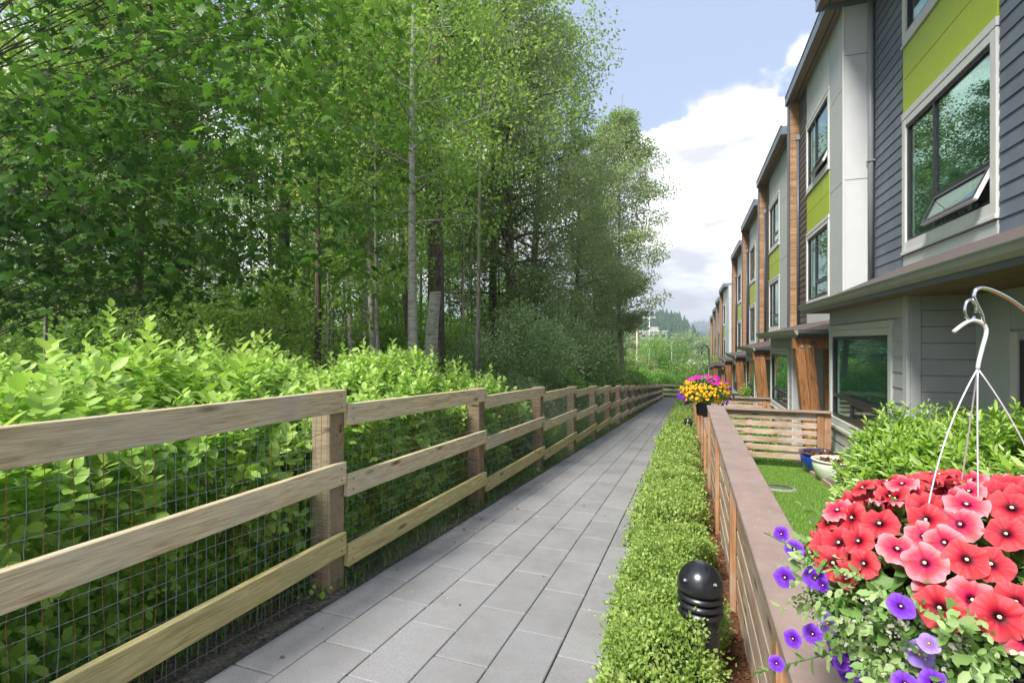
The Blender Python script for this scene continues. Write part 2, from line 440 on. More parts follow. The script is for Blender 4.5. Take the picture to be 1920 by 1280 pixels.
M['flowerleaf'] = leafm('petunia_leaf', (.08, .19, .04), (.18, .33, .08), .3, .5, .35, (.38, .50, .22))
M['conifer'] = leafm('conifer_needles', (.018, .05, .018), (.035, .085, .03), .1, .6, .2)
M['magenta'] = leafm('magenta_petal', (.42, .003, .22), (.68, .02, .42), .25, .5, .3)
M['yellow'] = leafm('yellow_petal', (.85, .30, .005), (.95, .52, .01), .25, .5, .3)
def petal(name, base, edge, throat, vein):
    m, nt, bs = newmat(name)
    at = nt.nodes.new('ShaderNodeAttribute'); at.attribute_name = 'var'
    at2 = nt.nodes.new('ShaderNodeAttribute'); at2.attribute_name = 'vein'
    c = ramp(nt, at.outputs['Fac'], [(.0, (.75, .72, .35)), (.05, throat), (.20, throat), (.34, vein), (.6, base), (1.0, edge)])
    vf = ramp(nt, at2.outputs['Fac'], [(.55, (0, 0, 0)), (1.0, (.75, .75, .75))])
    c = mixc(nt, vf, c, vein)
    nt.links.new(c, bs.inputs['Base Color']); bs.inputs['Roughness'].default_value = .55
    bs.inputs['Specular IOR Level'].default_value = .25
    tr = nt.nodes.new('ShaderNodeBsdfTranslucent'); nt.links.new(c, tr.inputs['Color'])
    mx = nt.nodes.new('ShaderNodeMixShader'); mx.inputs[0].default_value = .25
    nt.links.new(bs.outputs[0], mx.inputs[1]); nt.links.new(tr.outputs[0], mx.inputs[2])
    nt.links.new(mx.outputs[0], nt.nodes['Material Output'].inputs[0]); return m
M['red'] = petal('red_petal', (.57, .038, .052), (.63, .10, .11), (.05, .002, .01), (.36, .004, .022))
M['pink'] = petal('pink_petal', (.60, .07, .10), (.66, .33, .36), (.10, .002, .03), (.72, .02, .09))
M['violet'] = petal('violet_petal', (.13, .015, .44), (.24, .08, .60), (.05, .0, .10), (.13, .01, .38))
M['lilac'] = petal('lilac_petal', (.30, .18, .62), (.45, .33, .72), (.3, .18, .1), (.25, .10, .62))

# ------------------------------------------------------------------ ground shape
def gz(X, Y):
    X = np.asarray(X, float); Y = np.asarray(Y, float)
    z = np.where(Y < 50, -.081*Y, -4.05-.045*(Y-50))
    z = np.where(Y > 170, -9.45-.004*(Y-170), z)
    z = np.where(Y < -30, 2.43-.02*(Y+30), z)
    return z
def g(X, Y): return float(gz(X, Y))
xs = np.concatenate([[-2600, -1400, -700, -350, -180, -100, -60], np.arange(-40, 41, 4), [60, 100, 180, 350, 700, 1400, 2600]])
ys = np.concatenate([[-900, -400, -150, -60, -30], np.arange(-20, 181, 5), [220, 300, 450, 700, 1100, 1700, 2600]])
Xg, Yg = np.meshgrid(xs, ys)
far = np.clip((np.abs(Xg)-6)/10, 0, 1)
Zg = gz(Xg, Yg)-.045 + far*.25*np.sin(Xg*.35)*np.cos(Yg*.29)
nx, ny = len(xs), len(ys)
idx = np.arange(nx*ny).reshape(ny, nx)
F = np.stack([idx[:-1, :-1], idx[:-1, 1:], idx[1:, 1:], idx[1:, :-1]], -1).reshape(-1, 4)
grd = mobj('ground', fastmesh('ground', np.stack([Xg.ravel(), Yg.ravel(), Zg.ravel()], 1), F, M['land'], smooth=True), kind='structure')
def strip(name, x0, x1, y0, y1, lift, mat, n=1, parent=None, kind='structure'):
    V = []; Fc = []
    yy = np.linspace(y0, y1, n+1)
    for y in yy:
        V += [(x0, y, g(0, y)+lift), (x1, y, g(0, y)+lift)]
    for i in range(n): Fc.append((2*i, 2*i+1, 2*i+3, 2*i+2))
    return mobj(name, raw(name, V, Fc, mat), parent, None, kind)
strip('forest_floor', -70, -2.42, -20, 49.9, -.02, M['soil'], 1)
strip('fence_verge', -2.42, -1.98, -6, 49.9, -.012, M['edge'], 1)
strip('mulch_bed', -.46, .34, -6, 49.9, -.008, M['mulch'], 1)
lawn = strip('lawn', .34, 1.86, -6, 49.9, -.008, M['lawn'], 1)
strip('planting_bed', 1.86, 2.9, -6, 49.9, -.01, M['edge'], 1)

# ------------------------------------------------------------------ paved path
path = strip('path', -1.99, -.30, -6, 49.9, -.030, M['joint'], 1)
cols = [(-1.99, -1.745), (-1.74, -1.455), (-1.45, -1.168), (-1.163, -.885), (-.88, -.612), (-.605, -.315)]
Lp = .578
stuffmb = MB()
cnt = 0
slabs = []
th = math.atan(.081)
for ci, (a, b_) in enumerate(cols):
    offy = (0.0, .31, .12, .43, .22, .05)[ci]
    k = -8
    while True:
        y0 = k*Lp+offy + (.02*math.sin(k*2.3+ci)); y1 = (k+1)*Lp+offy + (.02*math.sin((k+1)*2.3+ci)); k += 1
        if y0 > 49: break
        if y1 < 0.6: continue
        slabs.append((a, b_, y0+.004, y1-.004))
slabs.sort(key=lambda s: s[2])
for i, (a, b_, y0, y1) in enumerate(slabs):
    ym = (y0+y1)/2; zz = g(0, ym)
    if i < 290:
        me = cham(round(b_-a, 3), round((y1-y0)/math.cos(th), 2), .045, .004, M['slab'])
        Mx = Matrix.Translation(((a+b_)/2, ym, zz-.0225+random.uniform(-.0012, .0012))) @ Matrix.Rotation(-th+random.uniform(-.003, .003), 4, 'X') @ Matrix.Rotation(random.uniform(-.003, .003), 4, 'Z')
        mobj('paving_slab', me, path, Mx)
    else:
        n = len(stuffmb.V)
        dz = random.uniform(-.001, .001)
        for x in (a, b_):
            for y in (y0, y1):
                for t in (-.04, 0): stuffmb.V.append((x, y, g(0, y)+t+dz))
        stuffmb.F += [tuple(n+i for i in f) for f in ((0,1,3,2),(4,6,7,5),(0,4,5,1),(2,3,7,6),(0,2,6,4),(1,5,7,3))]
so_ = stuffmb.build('paving_slab', M['slab'], path, kind='stuff')
# the path turns right behind the last houses
V = [(-2.03, 49.9, g(0, 49.9)), (-.3, 49.9, g(0, 49.9)), (8, 47.0, g(0, 49)), (8, 50.5, g(0, 50))]
# ------------------------------------------------------------------ leaf machinery
def T_quad():
    V = np.array([(0, 0, 0), (.5, -.30, .06), (1, 0, -.04), (.5, .30, .06)], float); return V, np.array([(0, 1, 2), (0, 2, 3)])
def T_oval(w=.27):
    V = np.array([(0, 0, 0), (.28, -w*.9, .05), (.68, -w*.92, .03), (1, 0, -.07), (.68, w*.92, .03), (.28, w*.9, .05), (.30, 0, -.01), (.68, 0, -.04)], float)
    return V, np.array([(0, 1, 6), (1, 2, 7), (1, 7, 6), (2, 3, 7), (0, 6, 5), (6, 7, 4), (6, 4, 5), (7, 3, 4)])
def T_lance(): 
    V, Fx = T_oval(.15); return V, Fx
def T_maple():
    ang = [(180, .0), (215, .42), (235, .30), (262, .62), (285, .36), (312, .86), (328, .48), (340, .62), (0, 1.0), (20, .62), (32, .48), (48, .86), (75, .36), (98, .62), (125, .30), (145, .42)]
    V = [(.36, 0, .03)]
    for a, r in ang:
        t = math.radians(a)
        V.append((.36+.62*r*math.cos(t) if r else 0.0, .62*r*math.sin(t), -.10*r*r))
    n = len(ang)
    return np.array(V, float), np.array([(0, 1+i, 1+(i+1) % n) for i in range(n)])
def leaves(name, P, D, Nn, S, T, mat, var=None, parent=None, kind=None, M_=None, mesh_only=False, vert_var=None):
    """P points, D leaf direction, Nn leaf normal, S size"""
    P = np.asarray(P, float); n = len(P)
    D = D/np.maximum(np.linalg.norm(D, axis=1, keepdims=True), 1e-6)
    Nn = Nn-D*np.sum(Nn*D, axis=1, keepdims=True)
    Nn = Nn/np.maximum(np.linalg.norm(Nn, axis=1, keepdims=True), 1e-6)
    B = np.cross(Nn, D)
    tv, tf = T
    S = np.asarray(S, float).reshape(-1, 1, 1)
    V = P[:, None, :] + S*(tv[None, :, 0:1]*D[:, None, :] + tv[None, :, 1:2]*B[:, None, :] + tv[None, :, 2:3]*Nn[:, None, :])
    Fc = tf[None]+(np.arange(n)*len(tv))[:, None, None]
    if var is None: var = rng.random(n)
    vv = np.repeat(np.asarray(var, float), len(tv))
    me = fastmesh(name, V.reshape(-1, 3), Fc.reshape(-1, 3), mat, vv)
    if mesh_only: return me
    return mobj(name, me, parent, M_, kind)
def rdir(n, up=0.0, spread=1.0):
    v = rng.normal(size=(n, 3))*spread; v[:, 2] += up; return v
def clumps(centers, radii, per, flat=.6):
    """points gathered in clumps"""
    c = np.repeat(centers, per, axis=0); r = np.repeat(radii, per)
    off = rng.normal(size=(len(c), 3)); off /= np.maximum(np.linalg.norm(off, axis=1, keepdims=True), 1e-6)
    rad = rng.random(len(c))**.45
    off *= (rad*r)[:, None]; off[:, 2] *= flat
    return c+off, off

def make_tree(seed, H, base, rad, nlimb, nleaf, lsize, leafmat, barkmat, tr=.14, lean=(0, 0), shape='oval', T=None, per=60, clump=.75, droop=.3, trunk_sides=8):
    """returns (trunk mesh, crown mesh) in local coordinates"""
    global rng
    keep = rng; rng = np.random.default_rng(seed); rd = random.Random(seed)
    mb = MB()
    pts = []; nseg = 9
    wob = [rd.uniform(-1, 1) for _ in range(4)]
    def tp(t):
        return Vector((lean[0]*t*H+wob[0]*.022*H*math.sin(t*3.1)+wob[2]*.006*H*math.sin(t*9+wob[3]*3), lean[1]*t*H+wob[1]*.022*H*math.sin(t*2.7+wob[2])+wob[3]*.006*H*math.sin(t*8+wob[1]*3), t*H))
    mb.add(*tube_vf([tp(i/nseg)*1.0 for i in range(nseg+1)], [tr*(1-.93*(i/nseg)**.9)+(.35*tr if i == 0 else 0) for i in range(nseg+1)], trunk_sides))
    C = []; Rr = []
    for i in range(nlimb):
        t = base+(0.99-base)*(i+.5)/nlimb
        u = (t-base)/(1-base)
        if shape == 'oval': pr = math.sin(math.pi*min(1, max(.0, .12+.86*u)))**.6
        elif shape == 'cone': pr = (1-u)**.8
        elif shape == 'spread': pr = .55+.45*math.sin(math.pi*u)
        else: pr = 1.0
        L = rad*max(.18, pr)*rd.uniform(.7, 1.12)
        az = i*2.4+rd.uniform(-.5, .5)
        p0 = tp(t*.93)
        el = rd.uniform(.15, .7)
        d = Vector((math.cos(az)*math.cos(el), math.sin(az)*math.cos(el), math.sin(el)))
        q = [p0]; 
        for s in range(1, 5):
            w = s/4
            q.append(p0+d*L*w+Vector((rd.uniform(-.06, .06)*L, rd.uniform(-.06, .06)*L, -droop*L*w*w*.5)))
        r0 = tr*(1-.85*t)*.45
        mb.add(*tube_vf(q, [r0, r0*.75, r0*.5, r0*.32, r0*.12], 5, False))
        for s in (2, 3, 4):
            for _ in range(2 if s < 4 else 1):
                o = Vector((rd.gauss(0, 1), rd.gauss(0, 1), rd.gauss(0, .6)))*(.22*L if s < 4 else .05*L)
                C.append(q[s]+o); Rr.append(clump*rd.uniform(.55, 1.15)*(.35+.65*L/rad))
                if s < 4: mb.add(*tube_vf([q[s], q[s]+o], [r0*.25, r0*.06], 4, False))
    C = np.array([tuple(c) for c in C]); Rr = np.array(Rr)*1.0
    per = max(8, int(nleaf/len(C)))
    P, off = clumps(C, Rr, per, .7)
    Dd = off/np.maximum(np.linalg.norm(off, axis=1, keepdims=True), 1e-3)*.8+rng.normal(size=P.shape)*.7; Dd[:, 2] -= .35
    Nn = rng.normal(size=P.shape)*.55; Nn[:, 2] += .9
    var = np.clip(np.repeat(rng.random(len(C))*.6, per)+rng.random(len(P))*.45, 0, 1)
    T = T or T_quad()
    crown = leaves('crown', P, Dd, Nn, lsize*(.7+.6*rng.random(len(P))), T, leafmat, var, mesh_only=True)
    trunk = raw('trunk', mb.V, mb.F, barkmat, smooth=True)
    rng = keep
    return trunk, crown
def plant_tree(name, meshes, x, y, label, cat='tree', group=None, rot=0, sc=1.0, z=None):
    r = bpy.data.objects.new(name, None)
    zz = g(x, y)-.1 if z is None else z
    link(r, Matrix.Translation((x, y, zz)) @ Matrix.Rotation(rot, 4, 'Z') @ Matrix.Scale(sc, 4)); tag(r, label, cat, group)
    for nm, me in zip(('trunk', 'crown'), meshes):
        mobj(nm, me, r, W[r])
    return r
# ================================================================== townhouses
def panelx(root, name, X, y0, y1, h0, h1, mat, t=.02, gap=.004):
    return bx(name, (X-t, X), (y0+gap, y1-gap), (ZC+h0+gap, ZC+h1-gap), mat, root, .002)
def siding(root, X, y0, y1, h0, h1, mat, expo=.17, single=True, name='siding_board'):
    n = max(1, round((h1-h0)/expo)); e = (h1-h0)/n
    if single:
        for k in range(n):
            z = ZC+h0+e*(k+.5)
            beam(name, (X-.013, y0, z), (X-.013, y1, z), e+.012, .012, mat, root, .0, tilt=.075)
    else:
        mb = MB()
        for k in range(n):
            z = ZC+h0+e*k; a = len(mb.V)
            mb.V += [(X-.024, y0, z), (X-.024, y1, z), (X-.006, y1, z+e+.004), (X-.006, y0, z+e+.004), (X, y0, z), (X, y1, z)]
            mb.F += [(a, a+1, a+2, a+3), (a, a+4, a+5, a+1)]
        mb.build(name, mat, root, kind='stuff')
def siding_y(root, Y, x0, x1, h0, h1, mat, expo=.17, single=True, name='siding_board', gap=0.0, t=.014, tilt=-.075):
    """boards on a wall that faces the camera (-Y)"""
    n = max(1, round((h1-h0)/expo)); e = (h1-h0)/n
    if single:
        for k in range(n):
            z = ZC+h0+e*(k+.5)
            beam(name, (x0, Y-t*.9, z), (x1, Y-t*.9, z), e-gap if gap else e+.012, t, mat, root, .003 if gap else 0, tilt=(tilt if not gap else 0))
    else:
        mb = MB()
        for k in range(n):
            z = ZC+h0+e*k; mb.box(x0, x1, Y-t-.004, Y, z+.004, z+e-.006)
        mb.build(name, mat, root, kind='stuff')
def window(root, X, y0, y1, h0, h1, layout='upper', opened=False, casing=M['trim'], blind=True, cw=.10, detail=True):
    z0, z1 = ZC+h0, ZC+h1
    wy0, wy1, wz0, wz1 = y0+cw, y1-cw, z0+cw*1.25, z1-cw*.95
    f = .05; fx0, fx1 = X-.012, X+.06
    mb = MB()
    def mem(a, b, c, d, dx=0): mb.box(fx0+dx, fx1, a, b, c, d)
    mem(wy0, wy0+f, wz0, wz1); mem(wy1-f, wy1, wz0, wz1)
    mem(wy0+f, wy1-f, wz0, wz0+f); mem(wy0+f, wy1-f, wz1-f, wz1)
    ym = wy1-(wy1-wy0)*(.38 if layout == 'upper' else .0)
    hz = wz0+(wz1-wz0)*(.26 if layout == 'upper' else .27)
    panes = []
    if layout == 'upper':
        mem(ym-.03, ym+.03, wz0+f, wz1-f, .004)
        mem(wy0+f, ym-.03, hz-.03, hz+.03, .002)
        panes = [(ym+.03, wy1-f, wz0+f, wz1-f), (wy0+f, ym-.03, hz+.03, wz1-f)]
        sash = (wy0+f, ym-.03, wz0+f, hz-.03)
    else:
        mem(wy0+f, wy1-f, hz-.03, hz+.03, .002)
        ym = wy0+(wy1-wy0)*.62
        mem(ym-.03, ym+.03, wz0+f, hz-.03, .004)
        panes = [(wy0+f, wy1-f, hz+.03, wz1-f), (ym+.03, wy1-f, wz0+f, hz-.03)]
        sash = (wy0+f, ym-.03, wz0+f, hz-.03)
    w = mb.build('window', M['frame'], root)
    for (a, b, c, d) in panes:
        bx('pane', (X+.020, X+.026), (a+.001, b-.001), (c+.001, d-.001), M['glass'], w)
    # awning sash with its own frame and glass
    a, b, c, d = sash
    ang = R(24) if opened else 0
    hinge = Vector((X-.004, (a+b)/2, d))
    Mh = Matrix.Translation(hinge) @ Matrix.Rotation(ang, 4, 'Y')
    sb = MB(); ww = (b-a)/2-.006; hh = d-c-.006; e = .042
    for q in ((-ww, -ww+e, -hh, 0), (ww-e, ww, -hh, 0), (-ww+e, ww-e, -hh, -hh+e), (-ww+e, ww-e, -e, 0)):
        sb.box(-.012, .028, *q)
    s = mobj('sash', raw('sash', sb.V, sb.F, M['frame']), w, Mh)
    pm = cham(.006, 2*(ww-e)-.002, hh-2*e-.002, 0, M['glass'])
    mobj('pane', pm, w, Mh @ Matrix.Translation((.008, 0, -hh/2)))
    if opened and detail:
        wb = MB()
        wb.box(-.003, .045, -ww-.012, -ww-.001, -hh, 0); wb.box(-.003, .045, ww+.001, ww+.012, -hh, 0); wb.box(-.003, .045, -ww, ww, -hh-.014, -hh-.001)
        mobj('sash_edge', raw('sash_edge', wb.V, wb.F, M['trim']), w, Mh)
        for q in (.25, .42, .6, .78):
            yy = a+(b-a)*q
            bx('stay', (X-.002, X+.02), (yy-.02, yy+.02), (c-.004, c+.05), M['frame'], w)
    # casing boards
    if casing:
        t = .042
        bx('casing', (X-t, X-.001), (y0, y0+cw), (z0, z1), casing, w, .003)
        bx('casing', (X-t, X-.001), (y1-cw, y1), (z0, z1), casing, w, .003)
        bx('casing', (X-t-.006, X-.001), (y0-.012, y1+.012), (z1+.002, z1+cw*.9), casing, w, .003)
        bx('casing', (X-t+.003, X-.001), (y0+cw+.002, y1-cw-.002), (wz1+.001, z1), casing, w, .003)
        bx('sill', (X-t-.016, X-.001), (y0-.015, y1+.015), (z0-.055, z0-.002), casing, w, .004)
        bx('casing', (X-t+.003, X-.001), (y0+cw+.002, y1-cw-.002), (z0, wz0-.001), casing, w, .003)
    if blind and detail:
        bb = MB(); (a, b, c, d) = panes[1] if layout == 'upper' else panes[0]
        zz = d-.02
        while zz > c+.03:
            k = len(bb.V); dx = .013; dz = .017
            bb.V += [(X+.066-dx, a-.03, zz-dz), (X+.066-dx, b+.03, zz-dz), (X+.066+dx, b+.03, zz+dz), (X+.066+dx, a-.03, zz+dz)]
            bb.F.append((k, k+1, k+2, k+3)); zz -= .046
        for q in (.18, .5, .82):
            yy = a+(b-a)*q; bb.box(X+.048, X+.051, yy-.004, yy+.004, c, d)
        bb.build('blind', M['blind'], w)
    return w

def fin(root, Y, x0, x1, h0, h1, single, mat=None):
    """cedar clad fin wall with a dark edge trim"""
    bx('fin_core', (x0+.012, x1+.3), (Y, Y+.24), (ZC+h0, ZC+h1), M['core'], root)
    siding_y(root, Y, x0+.035, x1+.05, h0, h1, mat or M['cedar'], .225, single, 'cedar_plank', gap=.008, t=.02)
    bx('edge_trim', (x0, x0+.03), (Y-.03, Y+.25), (ZC+h0, ZC+h1), M['piped'], root, .003)

def roof(root, x0, y0, y1, h, near_face=True):
    z = ZC+h
    r = bx('roof', (x0+.03, 9.5), (y0+.03, y1-.03), (z+.03, z+.27), M['roofb'], root)
    bx('fascia', (x0, x0+.028), (y0, y1), (z, z+.25), M['fascia'], root, .004)
    bx('fascia', (x0+.03, 9.5), (y0, y0+.028), (z, z+.25), M['fascia'], root, .004)
    bx('fascia', (x0+.03, 9.5), (y1-.028, y1), (z, z+.25), M['fascia'], root, .004)
    bx('drip_edge', (x0-.012, x0+.05), (y0-.012, y1+.012), (z+.252, z+.285), M['piped'], root)
    bx('soffit_board', (x0+.03, x0+.19), (y0+.03, y1-.03), (z+.004, z+.024), M['soffitd'], root)
    bx('soffit_board', (x0+.215, x0+1.3), (y0+.03, y1-.03), (z+.004, z+.024), M['soffitd'], root)
    bx('soffit_vent', (x0+.19, x0+.215), (y0+.03, y1-.03), (z+.010, z+.026), M['core'], root)

def porch(root, x0, xw, y0, y1, h, hw, single):
    """canopy over the entry: h = gutter top, hw = height where it meets the wall"""
    z = ZC+h
    # gutter: shaped K profile run along the eave and round the near end
    prof = [(0, 0), (-.02, .0), (-.055, .035), (-.065, .075), (-.075, .10), (-.075, .112), (-.062, .112), (-.05, .085), (0, .085)]
    V = []; F = []
    for yy in (y0-.075, y1):
        for (px, pz) in prof: V.append((x0+px+.075, yy, z-.112+pz))
    n = len(prof)
    F = [(i, (i+1) % n, n+(i+1) % n, n+i) for i in range(n)]; F += [tuple(range(n))[::-1], tuple(range(n, 2*n))]
    mobj('gutter', raw('gutter', V, F, M['gutter']), root)
    V = []
    for i, xx in enumerate((x0, xw+.9)):
        for (px, pz) in prof: V.append((xx+.0+(.08 if i == 0 else 0), y0+px, z-.112+pz))
    mobj('gutter', raw('gutter', V, F, M['gutter2']), root)
    # sloping roof sheet with thickness
    xa = x0+.075; za = z-.03
    V = []; 
    for (xx, yy, zz) in ((xa, y0, za), (xa, y1, za), (xw+.3, y1, ZC+hw+.06), (xw+.3, y0+.25*(1 if hw-h < .4 else .0), ZC+hw+.06)):
        V += [(xx, yy, zz), (xx, yy, zz-.05)]
    F = [(0, 2, 4, 6), (1, 7, 5, 3), (0, 1, 3, 2), (2, 3, 5, 4), (4, 5, 7, 6), (6, 7, 1, 0)]
    mobj('porch_roof', raw('porch_roof', V, F, M['roofb']), root)
    # near end gable board and soffit planks
    V = [(xa, y0+.002, z-.14), (xw+.3, y0+.002, z-.14), (xw+.3, y0+.002, ZC+hw), (xa, y0+.002, za-.05)]
    V += [(a, b+.03, c) for a, b, c in V]
    F = [(0, 1, 2, 3), (7, 6, 5, 4), (0, 4, 5, 1), (1, 5, 6, 2), (2, 6, 7, 3), (3, 7, 4, 0)]
    mobj('end_board', raw('end_board', V, F, M['roofb']), root)
    xs_ = np.arange(xa+.002, 3.1, .137)
    if single:
        for a in xs_: bx('soffit_plank', (a, a+.132), (y0+.035, y1-.01), (z-.150, z-.132), M['soffit_y'], root, .004)
    else:
        mb = MB()
        for a in xs_: mb.box(a, a+.132, y0+.035, y1-.01, z-.150, z-.132)
        mb.build('soffit_plank', M['soffit_y'], root, kind='stuff')
    bx('fascia', (xa-.012, xa), (y0, y1-.002), (z-.165, z-.01), M['gutter2'], root)
M['soffit_y'] = M['soffit']

def ground_floor(root, i, yn, yf, X, hs, unit1=False, single=True):
    """bay wall with its window, corner boards, return wall and entry wall; hs = soffit height"""
    zg = g(X, yn)-.5-ZC
    trim = M['trim2']
    # window opening
    wy0, wy1 = yn+.42, yf-.02
    wh1, wh0 = hs-.36, hs-1.93
    bx('wall', (X, X+.22), (yn, yf), (ZC+zg, ZC+wh0), M['siding_grey'], root)
    bx('wall', (X, X+.22), (yn, yf), (ZC+wh1, ZC+hs), M['siding_grey'], root)
    bx('wall', (X, X+.22), (yn, wy0), (ZC+wh0, ZC+wh1), M['siding_grey'], root)
    window(root, X, wy0, wy1, wh0, wh1, 'ground', False, trim, blind=i <= 2)
    siding(root, X, yn+.10, wy0-.01, wh0-.06, wh1+.02, M['siding_grey'], .18, single)
    siding(root, X, yn+.10, yf-.10, zg, wh0-.06, M['siding_grey'], .18, single)
    panelx(root, 'frieze_board', X, yn+.10, yf-.0, wh1+.10, hs, M['siding_grey'], .03)
    bx('corner_board', (X-.035, X), (yn-.03, yn+.09), (ZC+zg, ZC+hs), M['panel2'], root, .004)
    bx('corner_board', (X-.035, X), (yf-.09, yf+.02), (ZC+zg, ZC+wh0-.06), trim, root, .004)
    bx('corner_board', (X+.002, X+.10), (yn-.035, yn-.001), (ZC+zg, ZC+hs), M['siding_grey'], root, .004)
    bx('wall', (X+.22, 3.0), (yn, yn+.2), (ZC+zg, ZC+hs), M['siding_grey'], root)
    siding_y(root, yn, X+.10, 2.985, zg, hs, M['siding_grey'], .18, single, gap=.007, t=.016)
    bx('wall', (X+.05, 3.4), (yf-.2, yf-.001), (ZC+zg, ZC+hs), M['siding_grey'], root)
    # entry wall set back
    bx('entry_wall', (3.0, 3.2), (yn-3.0, yn-.001), (ZC+zg, ZC+hs), M['panel'], root)
    bx('room_back', (X+1.4, X+1.45), (yn+.2, yf-.2), (ZC+zg, ZC+hs), M['room'], root)
    bx('wall_panel', (2.975, 2.998), (yn-.62, yn-.02), (ZC+zg, ZC+hs-.02), M['panel'], root, .003)
    bx('wall_panel', (2.975, 2.998), (yn-1.30, yn-.63), (ZC+hs-.42, ZC+hs-.02), M['panel'], root, .003)
    # door with casing, lites and handle
    d = bx('door', (2.96, 2.996), (yn-1.62, yn-.80), (ZC+hs-2.55, ZC+hs-.52), M['frame'], root, .004)
    for (a, b) in ((yn-.80, yn-.68), (yn-1.74, yn-1.62)):
        bx('casing', (2.945, 2.997), (a+.002, b-.002), (ZC+hs-2.55, ZC+hs-.44), M['trim'], d, .003)
    bx('handle', (2.90, 2.958), (yn-1.56, yn-1.53), (ZC+hs-1.6, ZC+hs-1.35), M['chrome'], d, .005)

def post_frame(root, Y, h, single=True):
    """leaning paired fir post with its beam and the straight post behind"""
    zb = g(2.4, Y)-.1
    zt = ZC+h-.17
    for k in range(2):
        o = k*.162
        beam('fir_post', (2.11+o, Y, zt), (2.33+o, Y, zb), .158, .26, M['fir'], root, .008, up=(1, 0, 0))
    for k in range(2):
        V, F = tube_vf([(2.15+k*.14, Y-.148, zt-.17), (2.15+k*.14, Y-.128, zt-.17)], .021, 10)
        mobj('bolt', raw('bolt', V, F, M['pipe'], smooth=False), root)
    beam('fir_beam', (2.02, Y+.02, zt-.11), (3.02, Y+.02, zt-.11), .21, .19, M['fir'], root, .008)
    beam('fir_beam', (2.75, Y-.30, zt-.09), (2.75, Y+.9, zt-.09), .16, .14, M['fir'], root, .006)
    bx('fir_post', (2.66, 2.86), (Y+.30, Y+.5), (zb, zt-.02), M['cedar_v'], root, .006)
M['cedar_v'] = M['fir']

P = 6.5
def upper(root, i, Yf, dh, near_len, last_group=False, fin_on=True):
    """two upper storeys of a regular house; dh = height shift relative to the second house"""
    X = 3.1; single = i <= 3
    h = lambda v: v+dh
    y_w0, y_w1 = Yf-3.26, Yf-.99
    y_n = Yf-near_len
    top = h(6.98); bot = h(.20)
    det = i <= 5
    # sheathing round the windows
    for a, b, c, d in ((y_n, y_w0, bot, top), (y_w1, Yf, bot, top), (y_w0, y_w1, bot, h(.96)), (y_w0, y_w1, h(2.83), h(4.0)), (y_w0, y_w1, h(5.85), top)):
        bx('wall', (X, X+.22), (a, b), (ZC+c, ZC+d), M['siding_grey'], root)
    bx('room_back', (X+1.5, X+1.55), (y_n+.1, Yf), (ZC+bot, ZC+top), M['room'], root)
    bx('side_wall', (X+.22, 9), (Yf-.14, Yf), (ZC+bot, ZC+top), M['core'], root)
    siding(root, X, y_w1+.012, Yf-.01, bot, top, M['siding_brown'], .17, single)
    window(root, X, y_w0, y_w1, h(.96), h(2.83), 'upper', False, M['trim'], blind=i <= 2, detail=det)
    window(root, X, y_w0, y_w1, h(4.0), h(5.78), 'upper', i == 2, M['trim'], blind=False, detail=det)
    for a, b in ((2.95, 3.44), (3.44, 3.93)):
        panelx(root, 'green_panel', X, y_w0+.012, y_w1-.012, h(a), h(b), M['green'], .024)
    panelx(root, 'grey_panel', X, y_w0, y_w1, h(5.90), top, M['panel'], .024)
    panelx(root, 'grey_panel', X, y_w0, y_w1, bot, h(.88), M['panel2'], .022)
    for a, b in ((.20, 3.34), (3.34, 5.3), (5.3, 6.98)):
        panelx(root, 'grey_panel', X, y_n, y_w0-.012, h(a), h(b), M['panel'], .022, .006)
    # return wall facing the camera
    bx('wall', (X+.05, 6.5), (y_n+.02, y_n+.16), (ZC+bot-.4, ZC+top), M['seam'], root)
    if near_len < 5:
        for a, b in ((-.2, 3.36), (3.36, 5.95), (5.95, 6.98)):
            bx('white_panel', (X-.022, 3.70), (y_n-.026, y_n+.018), (ZC+h(a)+.007, ZC+h(b)-.007), M['panel2'], root, .002)
        bx('panel_trim', (X-.034, X-.001), (y_n-.04, y_n-.006), (ZC+h(-.2), ZC+h(6.98)), M['trim'], root, .003)
    if fin_on: fin(root, Yf, 2.81, 3.1, h(.15), top, single)
    # downpipe down the fin
    pz0, pz1 = ZC+h(.2), ZC+h(5.85)
    tube('downpipe', [(3.04, Yf-.07, pz0), (3.04, Yf-.07, pz1)], .036, M['piped'], root)
    bx('downpipe_head', (2.99, 3.09), (Yf-.12, Yf-.02), (pz1-.02, pz1+.13), M['pipe'], root, .006)
    roof(root, 2.76, y_n-(.0 if near_len < 5 else -.9), Yf+.28, 6.98+dh)

def house(i, Yf, dh, near_len, label, fin_on=True):
    root = thing('townhouse', (5, Yf-3, g(5, Yf-3)), label, 'house', 'row of three storey townhouses stepping down the slope')
    upper(root, i, Yf, dh, near_len, fin_on=fin_on)
    # ground module: its near corner lies 3.2 m before the upper fin's line
    k = (Yf-16.4)/P
    s = -.43*k
    yn, yf = 13.3+6.5*k, 16.52+6.5*k
    ground_floor(root, i, yn, yf, 2.38, .10+s, single=i <= 2)
    porch(root, 1.98, 3.1, 11.1+6.5*k, 16.75+6.5*k, .24+s, .52+s-.06*k, i <= 2)
    post_frame(root, 11.35+6.5*k, .24+s)
    return root

